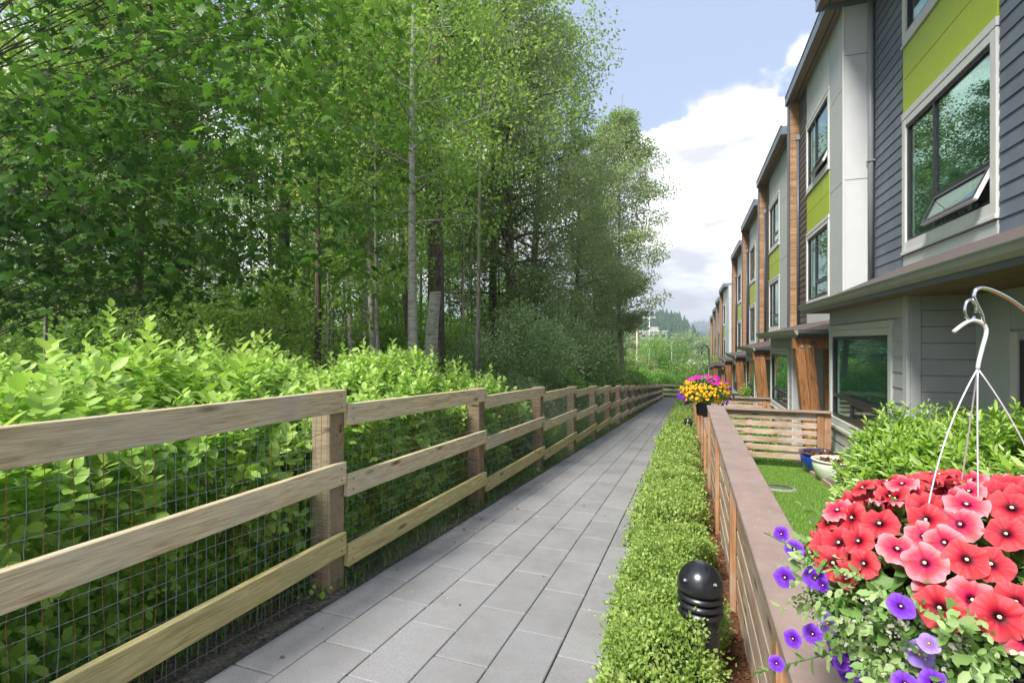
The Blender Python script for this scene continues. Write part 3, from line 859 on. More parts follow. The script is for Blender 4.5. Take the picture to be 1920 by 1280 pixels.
# nearest house: slate blue siding, stands back behind the white return wall
def first_house():
    r = thing('townhouse', (5, 7, g(5, 7)), 'nearest townhouse, slate blue lap siding with a large lime green panel over an open window', 'house', 'row of three storey townhouses stepping down the slope')
    X = 3.61; y0, y1 = 2.6, 12.04
    wa, wb = 7.70, 10.52
    bot, top = 1.10, 7.25
    for a, b, c, d in ((y0, wa, bot, top), (wb, y1, bot, top), (wa, wb, bot, 1.51), (wa, wb, 3.90, 5.14), (wa, wb, 7.0, top)):
        bx('wall', (X, X+.22), (a, b), (ZC+c, ZC+d), M['siding_blue'], r)
    bx('room_back', (X+1.6, X+1.65), (y0, y1), (ZC+bot, ZC+top), M['room'], r)
    siding(r, X, wb+.03, y1-.16, bot, top, M['siding_blue'], .196)
    siding(r, X, y0, wa-.03, bot, top, M['siding_blue'], .196)
    window(r, X, wa, wb, 1.56, 3.86, 'upper', True, M['trim'], cw=.13)
    window(r, X, wa, wb, 5.18, 7.0, 'upper', False, M['trim'], cw=.13, blind=False)
    panelx(r, 'green_panel', X, wa, wb, 3.99, 4.56, M['green'], .026, .005)
    panelx(r, 'green_panel', X, wa, wb, 4.56, 5.12, M['green'], .026, .005)
    panelx(r, 'grey_panel', X, wa, wb, bot, 1.49, M['panel'], .024)
    tube('downpipe', [(X-.075, y1-.07, ZC+1.2), (X-.075, y1-.07, ZC+7.2)], .055, M['pipe'], r, 12)
    bx('downpipe_strap', (X-.14, X-.01), (y1-.14, y1-.005), (ZC+3.66, ZC+3.69), M['pipe'], r)
    roof(r, 2.62, y0, 12.3, 7.10)
    ground_floor(r, 1, 6.81, 10.03, 2.38, .535, True)
    porch(r, 1.98, 3.61, 1.2, 10.65, .665, 1.40, True)
    bx('entry_wall', (3.0, 3.2), (0.5, 4.0), (ZC-2.2, ZC+.53), M['panel'], r)
    post_frame(r, 3.9, .665)
    return r
h1 = first_house()
house(2, 16.4, 0, 4.3, 'second townhouse, charcoal siding, tall white panelled side wall and cedar fin, top window propped open')
house(3, 22.9, -.53, 6.4, 'third townhouse along the row, green panel between two narrow windows')
house(4, 29.4, -1.06, 6.4, 'fourth townhouse along the row, before the pair beside the white wall')
house(5, 35.9, -1.59, 6.4, 'fifth townhouse along the row, just before the set back gap')
house(7, 49.0, -2.60, 6.9, 'farther townhouse with a full height white side wall, beyond the set back gap')
for q, n in ((8, 'eighth'), (9, 'ninth'), (10, 'last')):
    house(q, 49.0+6.5*(q-7), -2.60-.53*(q-7), 6.4, '%s townhouse, only its cedar fin and canopy showing at the far end of the row' % n)
# white wall of the house that starts the far group
wr = thing('garden_wall', (3.2, 42.0, g(3, 42)), 'tall white panelled end wall between the fifth house and the far group', 'wall')
for a, b in ((-3.4, .8), (.8, 3.3), (3.3, 4.35)):
    bx('wall_panel', (3.08, 4.6), (41.9, 42.05), (ZC+a+.01, ZC+b-.01), M['panel2'], wr, .003)

# ================================================================== left fence
fence = thing('wooden_fence', (-2.1, 20, g(-2.1, 20)), 'weathered three rail timber fence with wire mesh along the left of the path', 'fence')
BAY = 2.36
def pY(k): return 2.65+BAY*k
railh = [(-.31, -.77, -1.22)]
def top_h(k): return -.31-.191*k            # top of the rail that ends at post k
for k in range(-2, 20):
    y = pY(k)
    if y > 48.6: break
    zt = ZC+top_h(k)-.002
    zb = g(-2.1, y)-.15
    bx('post', (-2.24, -2.10), (y-.115, y+.03), (zb, zt), M['post_v'] if 'post_v' in M else M['post'], fence, .006)
for k in range(-2, 19):
    ya, yb = pY(k)+.012, pY(k+1)-.004
    if yb > 49: break
    hb = top_h(k+1); ha = hb+(.05 if k == -1 else .105)
    if k == -1: ya = pY(k)
    for j, dh in enumerate((0, -.46, -.91)):
        ha2, hb2 = ha+dh, hb+dh
        jj = random.uniform(-.006, .006)
        beam('rail', (-2.075, ya+random.uniform(0, .006), ZC+ha2-.07+jj), (-2.075, yb, ZC+hb2-.07+jj), .14, .038, M['rail_low'] if j == 2 and k < 5 else M['rail'], fence, .004, tilt=random.uniform(-.01, .01))
        if k < 6:
            for (yy, hh_) in ((ya+.05, ha2), (yb-.05, hb2)):
                for q in (-.035, -.105):
                    V_, F_ = tube_vf([(-2.058, yy, ZC+hh_+q+jj), (-2.0535, yy, ZC+hh_+q+jj)], .0055, 7)
                    mobj('screw', raw('screw', V_, F_, M['wirer']), fence)
# wire mesh behind the rails, bay by bay
for k in range(-1, 9):
    ya, yb = pY(k)-.03, pY(k+1)-.05
    mg, mr = MB(), MB()
    n = int((yb-ya)/.048)
    r_ = .0014 if k < 2 else .0018
    for i in range(n+1):
        y = ya+i*.048+random.uniform(-.004, .004)
        t = (y-ya)/BAY
        zt = ZC+top_h(k+1)+.08*(1-t)-.09; zb = g(0, y)+.02
        pts = []
        m_ = 9
        for q in range(m_+1):
            pts.append((-2.099-random.uniform(0, .004), y+random.uniform(-.005, .005), zt+(zb-zt)*q/m_))
        (mr if random.random() < (.38 if k < 1 else .2) else mg).add(*tube_vf(pts, r_, 3, False))
    for j in range(13):
        pts = []
        for q in range(13):
            y = ya+(yb-ya)*q/12; t = q/12
            zt = ZC+top_h(k+1)+.08*(1-t)-.12; zb = g(0, y)+.05
            pts.append((-2.100, y, zt+(zb-zt)*(j/12)**.9+random.uniform(-.004, .004)))
        (mr if random.random() < .15 else mg).add(*tube_vf(pts, r_, 3, False))
    mg.build('wire_mesh', M['wireg'], fence, kind='stuff'); mr.build('rusty_wire', M['wirer'], fence, kind='stuff')
# far end: the fence turns right across the end of the path
ft = thing('wooden_fence', (0, 49, g(0, 49)), 'rail fence turning across the far end of the path', 'fence')
for k in range(6):
    x = -2.1+2.2*k; y = 48.6+.1*k
    bx('post', (x-.07, x+.07), (y-.07, y+.07), (g(0, 49)-.1, ZC-3.95-.02*k), M['post'], ft, .006)
    if k < 5:
        for dh in (0, -.42, -.84):
            beam('rail', (x, y-.09, ZC-4.0+dh-.07-.02*k), (x+2.2, y+.01, ZC-4.0+dh-.07-.02*k-.03), .14, .038, M['rail'], ft)
bx('paving_slab', (-.3, 8), (47.4, 48.5), (g(0, 48)-.1, g(0, 48)+.02), M['slab'], path)

# ================================================================== right fences
def slat_fence(y0, y1, hc, label, group):
    r = thing('cedar_fence', (.3, (y0+y1)/2, g(.3, (y0+y1)/2)), label, 'fence', group)
    zt = ZC-hc
    bx('cap', (.235, .43), (y0, y1), (zt-.038, zt), M['cap'], r, .005)
    k = 0; z = zt-.045
    segs = [y0+.01]
    yy = math.ceil((y0-3.30)/1.64)*1.64+3.30
    while yy < y1-.3:
        if yy > y0+.2: segs.append(yy)
        yy += 1.64
    segs.append(y1-.01)
    while z-.125 > g(.3, y1)-.02:
        for a, b in zip(segs[:-1], segs[1:]):
            if z-.125 < g(.3, b)-.30: continue
            beam('slat', (.292, a+.003, z-.066), (.292, b-.003, z-.066), .124, .02, M['slat'], r, .003, tilt=random.uniform(-.02, .02))
        z -= .146
    for y in segs:
        yy = min(max(y, y0+.05), y1-.05)
        bx('post', (.303, .395), (yy-.045, yy+.045), (g(.3, yy)-.1, zt-.04), M['slatpost'], r, .005)
        beam('batten', (.263, yy, g(.3, yy)-.05), (.263, yy, zt-.041), .088, .036, M['slatpost'], r, .004, up=(0, 1, 0))
    return r
lv = [(-1.5, 6.72, .80, 'nearest'), (6.74, 13.0, 1.158, 'second'), (13.02, 19.5, 1.64, 'third'), (19.52, 26.0, 2.14, 'fourth'), (26.02, 32.5, 2.66, 'fifth'), (32.52, 39, 3.18, 'sixth'), (39.02, 46, 3.72, 'seventh')]
for a, b, hc, n in lv:
    slat_fence(a, b, hc, '%s step of the cedar slat fence with a flat mauve brown cap' % n, 'cedar garden fences stepping down beside the path')
def side_fence(Y, hc, label, single=True):
    r = thing('garden_divider', (1.3, Y, g(1.3, Y)), label, 'fence', 'slatted dividers between the front gardens')
    zt = ZC-hc; z = zt-.03
    bx('cap', (.45, 2.24), (Y-.10, Y+.06), (zt-.03, zt), M['cap'], r, .004)
    for k in range(6):
        hgt = .135 if k == 0 else .088
        if single: beam('slat', (.45, Y-.012, z-hgt/2), (2.03, Y-.012, z-hgt/2), hgt, .02, M['slat'], r, .003)
        else: beam('slat', (.45, Y-.012, z-hgt/2), (2.03, Y-.012, z-hgt/2), hgt, .02, M['slat'], r, .003)
        z -= hgt+(.045 if k < 4 else .045)
        if z < g(1, Y)+.0: break
    beam('post', (2.08, Y, g(2, Y)-.1), (2.08, Y, zt-.032), .095, .09, M['slatpost'], r, .005, up=(1, 0, 0))
    beam('post', (2.185, Y+.02, g(2, Y)-.1), (2.185, Y+.02, zt-.032), .10, .10, M['slatpost'], r, .005, up=(1, 0, 0))
    beam('post', (1.02, Y+.05, g(1, Y)-.1), (1.02, Y+.05, zt-.06), .09, .09, M['slat'], r, .005, up=(1, 0, 0))
side_fence(9.45, 1.15, 'slatted cedar divider behind the blue pot, six slats under a brown cap')
side_fence(15.7, 1.60, 'second slatted divider, lower down behind the first one')
side_fence(22.2, 2.10, 'third slatted divider, mostly hidden behind the second')
side_fence(28.7, 2.62, 'farthest slatted divider in the front gardens')

# ================================================================== bollards
def bollard(x, y, label):
    z = g(x, y)-.02
    r = thing('bollard_light', (x, y, z), label, 'bollard', 'black dome top bollard lights in the hedge')
    lathe('post', [(0, 0), (.078, 0), (.078, .38), (.07, .385), (0, .385)], M['blackmetal'], r, (x, y, z))
    for k in range(3):
        zz = .385+.034*k
        prof = [(.045, zz+.026), (.086, zz+.0), (.095, zz-.006), (.097, zz+.0), (.09, zz+.012), (.05, zz+.034)]
        me = lathe('louvre', prof, M['blackmetal'], r, (x, y, z))
        me.matrix_basis = Matrix.Translation((x, y, z))
    lathe('lamp_core', [(0, .38), (.05, .38), (.05, .50), (0, .50)], M['frame'], r, (x, y, z))
    dome = [(.0, .478), (.094, .478), (.097, .486)]+[(.097*math.cos(t)**.9, .49+.105*math.sin(t)) for t in np.linspace(0.02, math.pi/2-.001, 12)]+[(0, .595)]
    lathe('dome', dome, M['blackmetal'], r, (x, y, z))
    for a in (-2.3, -.9):
        V, F = tube_vf([(x+.088*math.cos(a), y+.088*math.sin(a), z+.535), (x+.096*math.cos(a), y+.096*math.sin(a), z+.540)], .006, 8)
        mobj('screw', raw('screw', V, F, M['pipe']), r)
bollard(.055, 2.33, 'glossy black bollard light in the near hedge beside the fence')
bollard(.03, 12.2, 'black bollard light farther down, below the yellow flowers')
bollard(.02, 24.0, 'small distant black bollard light beyond the flower pot')

# ================================================================== garden pots and ground bits
def round_pot(x, y, R_, H, mat, rim, label):
    z = g(x, y)
    r = thing('plant_pot', (x, y, z), label, 'pot')
    lathe('bowl', [(0, 0), (R_*.55, 0), (R_*.60, .02), (R_*.82, H*.28), (R_*.97, H*.62), (R_*.99, H*.78), (R_*.93, H*.90), (R_*.86, H*.93), (R_*.84, H*.80)], mat, r, (x, y, z))
    lathe('rim', [(R_*.84, H*.90), (R_*.92, H*.905), (R_*1.04, H*.94), (R_*1.05, H*.985), (R_*.98, H), (R_*.87, H*.985), (R_*.84, H*.90)], rim, r, (x, y, z))
    n = 26; V = [(0, 0, H*.86+.02)]; F = []
    for k in range(n):
        t = 2*math.pi*k/n; V.append((R_*.86*math.cos(t), R_*.86*math.sin(t), H*.84))
    for k in range(n): F.append((0, 1+k, 1+(k+1) % n))
    mobj('potting_soil', raw('potting_soil', V, F, M['mulch']), r, Matrix.Translation((x, y, z)))
    Pn = rng.uniform(-1, 1, (140, 3))*[R_*.6, R_*.6, .012]+[x, y, z+H*.88]
    leaves('dry_leaves', Pn, rdir(140), rdir(140, 1), .05+.04*rng.random(140), T_oval(), M['dry'], parent=r)
    return r
M['dry'] = leafm('dry_leaf', (.10, .045, .02), (.25, .13, .07), .1, .8, .1)
round_pot(2.02, 9.02, .315, .34, M['blueglaze'], M['rimblue'], 'large cobalt blue glazed pot with dry soil against the grey wall')
round_pot(2.00, 8.30, .275, .33, M['cream'], M['cream'], 'cream glazed round pot in front of the blue one')
round_pot(2.02, 7.55, .22, .22, M['cream'], M['cream'], 'small pale green pot nearest the leafy garden bush')
vc = thing('valve_cover', (1.16, 7.45, g(1, 7.45)), 'round grey valve cover set flush in the lawn', 'cover')
vz = g(1.16, 7.45)
for nm, r0, r1, mt, zz in (('ring', .17, .215, M['concrete'], .012), ('lid', 0, .169, M['coverlid'], .006)):
    me = lathe(nm, [(r0, -.05), (r1, -.05), (r1, zz), (r0, zz)], mt, vc, (1.16, 7.45, vz), 40)
    me.matrix_basis = Matrix.Translation((1.16, 7.45, vz)) @ Matrix.Rotation(-th, 4, 'X')
beam('x', (0, 0, -50), (0, 1, -50), .01, .01, M['slat']); bpy.data.objects.remove(bpy.data.objects['x'])
ed = beam('timber_edging', (1.84, 4.5, g(0, 4.5)+.02), (1.84, 9.4, g(0, 9.4)+.02), .07, .035, M['slat'])
tag(ed, 'low timber edging board between the lawn and the pots', 'edging')
# pebbles in the bed by the pots
n = 900
Pp = np.stack([rng.uniform(1.87, 2.34, n), rng.uniform(4.5, 9.4, n), np.zeros(n)], 1); Pp[:, 2] = gz(Pp[:, 0], Pp[:, 1])+.004
def rocks(name, P, S, mat, label=None, cat=None, parent=None):
    base = np.array([(1, 0, 0), (-1, 0, 0), (0, 1, 0), (0, -1, 0), (0, 0, .7), (0, 0, -.7)], float)
    fc = np.array([(0, 2, 4), (2, 1, 4), (1, 3, 4), (3, 0, 4), (2, 0, 5), (1, 2, 5), (3, 1, 5), (0, 3, 5)])
    n = len(P); b = base[None]*(.6+.8*rng.random((n, 6, 1)))
    a = rng.random(n)*6.28; c, s = np.cos(a), np.sin(a)
    V = np.stack([b[..., 0]*c[:, None]-b[..., 1]*s[:, None], b[..., 0]*s[:, None]+b[..., 1]*c[:, None], b[..., 2]], -1)*S[:, None, None]+P[:, None]
    F = fc[None]+(np.arange(n)*6)[:, None, None]
    o = mobj(name, fastmesh(name, V.reshape(-1, 3), F.reshape(-1, 3), mat), parent, None, 'stuff')
    return tag(o, label, cat)
rocks('pebbles', Pp, .012+.016*rng.random(n), M['concrete'], 'grey pebbles in the bed beside the garden pots', 'pebbles')
n = 5000
Pp = np.stack([rng.uniform(-2.44, -2.02, n), rng.uniform(.5, 22, n)**1.0, np.zeros(n)], 1); Pp[:, 2] = gz(Pp[:, 0], Pp[:, 1])-.006
rocks('gravel', Pp, .003+.011*rng.random(n)**2, M['edge'], 'small stones in the soil strip under the timber fence', 'gravel')
n = 7000
Pp = np.stack([rng.uniform(.0, .34, n), .8+rng.random(n)**1.6*14, np.zeros(n)], 1); Pp[:, 2] = gz(Pp[:, 0], Pp[:, 1])-.002
Dd = rdir(n); Dd[:, 2] *= .3
tag(leaves('bark_chips', Pp, Dd, rdir(n, 1.2), .014+.022*rng.random(n), T_quad(), M['chips'] if 'chips' in M else M['dry'], kind='stuff'), 'reddish bark chips between the hedge and the cedar fence', 'bark chips')

# small pale petals and bird droppings scattered on the path
n = 260
Pp = np.stack([rng.uniform(-1.9, -.5, n), 1.5+rng.random(n)**.8*20, np.zeros(n)], 1); Pp[:, 2] = gz(Pp[:, 0], Pp[:, 1])+.004
Dd = rdir(n); Dd[:, 2] = 0
M['petals'] = leafm('fallen_petal', (.5, .48, .42), (.7, .68, .62), .1)
tag(leaves('fallen_petals', Pp, Dd, np.tile([0, 0, 1.], (n, 1)), .006+.012*rng.random(n)**2, T_quad(), M['petals'], kind='stuff'), 'tiny pale petals scattered on the paving', 'petals')
n = 40
Pp = np.stack([rng.uniform(.26, .42, n), rng.uniform(1.3, 6.5, n), np.full(n, ZC-.80+.001)], 1)
Dd = rdir(n); Dd[:, 2] = 0
tag(leaves('fallen_petals', Pp, Dd, np.tile([0, 0, 1.], (n, 1)), .006+.006*rng.random(n), T_quad(), M['petals'], kind='stuff'), 'tiny pale petals lying on the fence cap', 'petals')
# ================================================================== boxwood hedge
def hedge(y0, y1, n, lsize, label, x0=-.44, x1=.12, H=.33, light=0.0, group='clipped boxwood hedge beside the path'):
    yc = (y0+y1)/2
    r = thing('boxwood_hedge', ((x0+x1)/2, yc, g(0, yc)), label, 'hedge')
    Y = y0+(y1-y0)*rng.random(n)
    ta = np.linspace(0, math.pi, 400); e = .55
    cxx = np.sign(np.cos(ta))*np.abs(np.cos(ta))**e*(x1-x0)/2; czz = np.sin(ta)**e*H
    sl = np.concatenate([[0], np.cumsum(np.hypot(np.diff(cxx), np.diff(czz)))])
    a = np.interp(rng.random(n)*sl[-1], sl, ta)
    cx, hx = (x0+x1)/2, (x1-x0)/2
    bumpy = 1+.12*np.sin(Y*5.1+a*2)+.11*np.sin(Y*11.7+a*5)+.08*np.sin(Y*27+a*9)+.06*rng.normal(size=n)+.22*(rng.random(n) < .03)
    ca, sa = np.cos(a), np.sin(a)
    endf = np.clip(np.minimum(Y-y0, y1-Y)/.16, 0.25, 1)**.5
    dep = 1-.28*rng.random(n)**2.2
    px = cx+hx*np.sign(ca)*np.abs(ca)**e*bumpy*dep
    pz = gz(0, Y)+H*(sa**e)*bumpy*dep*endf+.01
    P_ = np.stack([px, Y, pz], 1)
    out = np.stack([ca*.9, np.zeros(n), sa+.25], 1)
    D = out+rng.normal(size=(n, 3))*.75
    Nn = out*.5+rng.normal(size=(n, 3))*.6; Nn[:, 2] += .5
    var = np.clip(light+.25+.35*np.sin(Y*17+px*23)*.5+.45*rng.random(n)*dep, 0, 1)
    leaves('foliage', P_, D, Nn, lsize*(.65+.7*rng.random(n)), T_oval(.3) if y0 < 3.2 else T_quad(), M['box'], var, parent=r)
    mb = MB()
    ny_ = max(2, int((y1-y0)/.5)); V = []
    prof = [(-1, 0), (-.93, .6), (-.6, .82), (0, .86), (.6, .82), (.93, .6), (1, 0)]
    V = []; F = []
    for q in range(ny_+1):
        y = y0+.06+(y1-y0-.12)*q/ny_; s = .55 if q in (0, ny_) else .8
        for u, w in prof: V.append((cx+hx*.80*u, y, g(0, y)+H*s*w))
    m_ = len(prof)
    for q in range(ny_):
        for k in range(m_-1): F.append((q*m_+k, q*m_+k+1, (q+1)*m_+k+1, (q+1)*m_+k))
    F += [tuple(range(m_)), tuple(ny_*m_+k for k in range(m_))[::-1]]
    mobj('twigs', raw('twigs', V, F, M['twig']), r)
    # loose sprigs standing out of the clipped face
    ns = int(n/90)
    return r
M['twig'] = paint('dark_twigs', (.022, .032, .012), rough=.95, var=.5, scale=30, bumpy=.3)
hedge(.9, 1.98, 30000, .021, 'loose pale tipped boxwood in front of the near bollard', light=.20, H=.26, x0=-.26, x1=.13)
hedge(2.05, 4.2, 64000, .017, 'dense boxwood hedge around the near bollard light', H=.28, x0=-.33, x1=.12)
hedge(4.15, 9.0, 52000, .026, 'middle stretch of the low boxwood hedge', x0=-.42, light=.05, H=.29)
hedge(8.95, 22, 42000, .045, 'long low boxwood hedge running down to the far bollards', x0=-.48, light=.05)
hedge(21.9, 46, 16000, .09, 'last stretch of boxwood hedge at the far end of the path', x0=-.5)

# ================================================================== shrubs
def shoots(name, base, d, L, nl, ls, mat, parent, T=None, tipvar=.55, w0=.2, spread=.95, kind=None, bias=None):
    n = len(base); d = d/np.linalg.norm(d, axis=1, keepdims=True)
    t = (np.arange(nl)+.6)/nl
    a = np.arange(nl)*2.4
    ref = np.where(np.abs(d[:, 2:3]) < .9, np.array([[0, 0, 1.]]), np.array([[1., 0, 0]]))
    u = np.cross(d, ref); u /= np.linalg.norm(u, axis=1, keepdims=True); v = np.cross(d, u)
    ph = rng.random(n)*6.28
    A = a[None]+ph[:, None]+rng.normal(size=(n, nl))*.25
    rad = np.cos(A)[..., None]*u[:, None]+np.sin(A)[..., None]*v[:, None]
    L = np.asarray(L).reshape(-1, 1)
    Pp = base[:, None]+d[:, None]*(t[None, :, None]*L[..., None])
    D = rad*(spread*(1.15-.55*t))[None, :, None]+d[:, None]*(.25+.55*t)[None, :, None]
    D[..., 2] -= .12
    Nn = d[:, None]*1.0+rad*(-.15)+rng.normal(size=(n, nl, 3))*.25; Nn[..., 2] += .35
    S = ls*(1.0-.45*np.abs(t-.35)**1.1)[None]*(.5+.8*rng.random((n, nl)))*(.7+.6*rng.random((n, 1)))
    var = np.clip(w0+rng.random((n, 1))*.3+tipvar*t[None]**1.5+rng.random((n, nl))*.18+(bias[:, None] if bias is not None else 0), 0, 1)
    return leaves(name, Pp.reshape(-1, 3), D.reshape(-1, 3), Nn.reshape(-1, 3), S.ravel(), T or T_oval(.27), mat, var.ravel(), parent=parent, kind=kind)
prY = [.3, .8, 1.5, 2.0, 2.6, 3.5, 5.4, 6.2, 7.0, 8.0, 9.0]
prH = [-.30, -.27, -.23, -.13, -.20, -.18, -.20, -.36, -.62, -.92, -1.1]
def bush_top(x, y):
    t = np.interp(y, prY, prH)+.10*np.sin(x*3.1+y*2.3)+.06*np.sin(x*7+y*5.7)
    edge = np.clip((-2.30-x)/.75, 0, 1)
    back = np.clip((x+6.2)/1.4, 0, 1)
    return ZC+t-.34*(1-edge)**1.4-.5*(1-back)
def bush(ya, yb, label, dens=1.0):
    yc = (ya+yb)/2
    r = thing('leafy_shrub', (-3.4, yc, g(-3.4, yc)), label, 'shrub', 'lime green shrubs pressing on the timber fence')
    w = yb-ya
    big = 1.0 if yb < 3.5 else .85
    # top canopy shoots
    n = int(190*w*dens); x = -2.34-rng.random(n)**1.35*3.9; y = ya+w*rng.random(n)
    L = .16+.20*rng.random(n)
    zt = bush_top(x, y)-L*.75-.16*rng.random(n)
    d = np.stack([.25*rng.normal(size=n)+.12, .25*rng.normal(size=n)-.06, np.ones(n)], 1)
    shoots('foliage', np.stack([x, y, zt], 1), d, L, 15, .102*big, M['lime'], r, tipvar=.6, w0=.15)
    # tall leading shoots
    n = int(14*w); x = -2.6-rng.random(n)*2.6; y = ya+w*rng.random(n); L = .25+.16*rng.random(n)
    d = np.stack([.18*rng.normal(size=n), .18*rng.normal(size=n), np.ones(n)], 1)
    shoots('foliage', np.stack([x, y, bush_top(x, y)-L*.45], 1), d, L, 17, .105*big, M['lime'], r, tipvar=.5, w0=.35)
    # face towards the fence
    n = int(300*w*dens); y = ya+w*rng.random(n)
    gg = gz(-2.3, y); tt = bush_top(np.full(n, -2.34), y)
    z = gg+.04+(tt-gg-.1)*rng.random(n)
    x = -2.40-.30*rng.random(n)-.10*np.sin(y*4+z*3)-.05
    d = np.stack([.8+.3*rng.random(n), rng.normal(size=n)*.5-.35, .2+.5*rng.normal(size=n)], 1)
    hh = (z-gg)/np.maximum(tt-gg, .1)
    L = .10+.12*rng.random(n)
    sh = rng.random(n) < .4
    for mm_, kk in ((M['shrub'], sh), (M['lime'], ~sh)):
        shoots('foliage', np.stack([x, y, z], 1)[kk], d[kk], L[kk], 11, .078*(1 if ya < 3 else .85), mm_, r, tipvar=.3, w0=.0, bias=(.35*hh-.1)[kk])  # bias darkens leaf colour downwards, painting in the shade low on the face
    # inner leaves and stems
    n = int(900*w); x = -2.55-rng.random(n)*2.6; y = ya+w*rng.random(n)
    gg = gz(x, y); z = gg+(bush_top(x, y)-gg-.2)*rng.random(n)**.8
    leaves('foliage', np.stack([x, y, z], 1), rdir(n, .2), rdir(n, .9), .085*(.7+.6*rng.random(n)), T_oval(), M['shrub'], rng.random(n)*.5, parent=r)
    n = int(34*w); y = ya+w*rng.random(n); x = -2.36-rng.random(n)*1.5
    zz = gz(-2.3, y)+.1+(bush_top(x, y)-gz(-2.3, y)-.15)*rng.random(n)
    leaves('dead_leaves', np.stack([x, y, zz], 1), rdir(n), rdir(n, .6), .03+.035*rng.random(n), T_oval(), M['dry'], parent=r)
    n = int(420*w); y = ya+w*rng.random(n); x = -2.33-.2*rng.random(n); zz = gz(-2.3, y)+.03+1.1*rng.random(n)**1.3
    leaves('foliage', np.stack([x, y, zz], 1), rdir(n), rdir(n, .8), .028+.022*rng.random(n), T_oval(.34), M['brush'], rng.random(n)*.8, parent=r)
    mb = MB()
    for k in range(int(16*w)):
        x = -2.5-random.random()*1.6; y = ya+w*random.random(); z0 = g(x, y)-.03
        z1 = float(bush_top(np.array(x), np.array(y)))-.25
        q = [Vector((x, y, z0))]
        for s in range(1, 5): q.append(Vector((x+random.gauss(.05, .06)*s, y+random.gauss(0, .06)*s, z0+(z1-z0)*s/4)))
        mb.add(*tube_vf(q, [.006, .005, .004, .003, .002], 5, False))
    mb.build('stems', M['stem'], r)
M['stem'] = bark('shrub_stem', (.05, .028, .018), (.09, .055, .035), (.15, .10, .07))
bush(.3, 1.75, 'broad leaved lime shrub filling the lower left corner behind the fence')
bush(1.75, 3.1, 'lime green shrub with the tallest upright shoots above the top rail')
bush(3.1, 4.7, 'lime green shrub behind the first full post of the fence')
bush(4.7, 6.3, 'lime green shrub in the second fence bay, tips level with the trunk of the birch')
bush(6.3, 8.4, 'lower lime green shrub that tapers off behind the second post', dens=.8)

def blob_shrub(x, y, rx, H, label, mat, ls, n, group=None, T=None, name='shrub', nshoot=0, seed=0, kindd=None):
    r = thing(name, (x, y, g(x, y)), label, 'shrub', group)
    nc = 46
    c = rng.normal(size=(nc, 3)); c /= np.linalg.norm(c, axis=1, keepdims=True); c *= (rng.random(nc)**.3)[:, None]
    c[:, 2] = np.abs(c[:, 2])
    C = np.stack([x+c[:, 0]*rx*.85, y+c[:, 1]*rx*.85, gz(x, y)+.12*H+c[:, 2]*H*.80], 1)
    per = n//nc
    P_, off = clumps(C, np.full(nc, .33*rx)*(.6+.8*rng.random(nc)), per, .85)
    D = off/np.maximum(np.linalg.norm(off, axis=1, keepdims=True), 1e-3)+rng.normal(size=P_.shape)*.6; D[:, 2] += .15
    var = np.clip(np.repeat(rng.random(nc)*.55, per)+rng.random(len(P_))*.5, 0, 1)
    leaves('foliage', P_, D, rdir(len(P_), .9, .6), ls*(.7+.6*rng.random(len(P_))), T or T_quad(), mat, var, parent=r)
    mb = MB()
    for k in range(9):
        q = [Vector((x+random.uniform(-.15, .15)*rx, y+random.uniform(-.15, .15)*rx, g(x, y)-.1))]
        e = C[(k*5) % nc]
        for s in (1, 2, 3): q.append(q[0].lerp(Vector(e), s/3)+Vector((random.uniform(-.05, .05),)*3))
        mb.add(*tube_vf(q, [.02, .015, .01, .005], 5, False))
    mb.build('stems', M['stem'], r)
    return r
blob_shrub(-4.9, 9.2, 1.25, 1.85, 'bright green bush behind the third fence post', M['brush'], .075, 9000)
blob_shrub(-4.5, 12.9, 2.0, 3.5, 'grey green willow bush taller than the fence, left of the poplars', M['willow'], .095, 26000, T=T_lance())
blob_shrub(-3.35, 10.2, .8, 1.45, 'small silvery bush pushing through the third fence bay', M['willow'], .075, 4200, T=T_lance())
blob_shrub(-6.6, 10.8, 1.5, 2.2, 'green bush in front of the cut birch stump', M['brush'], .08, 9000)
blob_shrub(-3.6, 15.2, 1.1, 1.7, 'leafy green bush at the fifth fence bay', M['brush'], .075, 8000)
blob_shrub(-4.7, 17.6, 2.1, 4.6, 'tall loose willow behind the fence between the dark poplars', M['willow'], .11, 22000, T=T_lance())
blob_shrub(-4.9, 22.8, 2.4, 5.6, 'large grey green bush halfway along the wood edge', M['poplar'], .13, 20000)
blob_shrub(-8.6, 13.8, 2.0, 3.6, 'loose green bush deeper between the trunks', M['brush'], .11, 11000)
lab = ['rounded bright green bush behind the far fence rails', 'yellow green bush leaning on the far part of the fence', 'darker green bush in the row behind the far fence', 'low bush in the row behind the fence bend']
for k, yy in enumerate(np.arange(18, 50, 3.2)):
    blob_shrub(-3.9-random.random()*.7, yy, 1.7, 1.9+.5*random.random(), ['nearest', 'second', 'third', 'fourth', 'fifth', 'sixth', 'seventh', 'eighth', 'ninth', 'farthest'][min(k, 9)]+' bush of the green row behind the far half of the timber fence', (M['brush'], M['brush'], M['forest'])[k % 3], .10+.003*yy, 5200, group='bushes behind the far half of the fence')
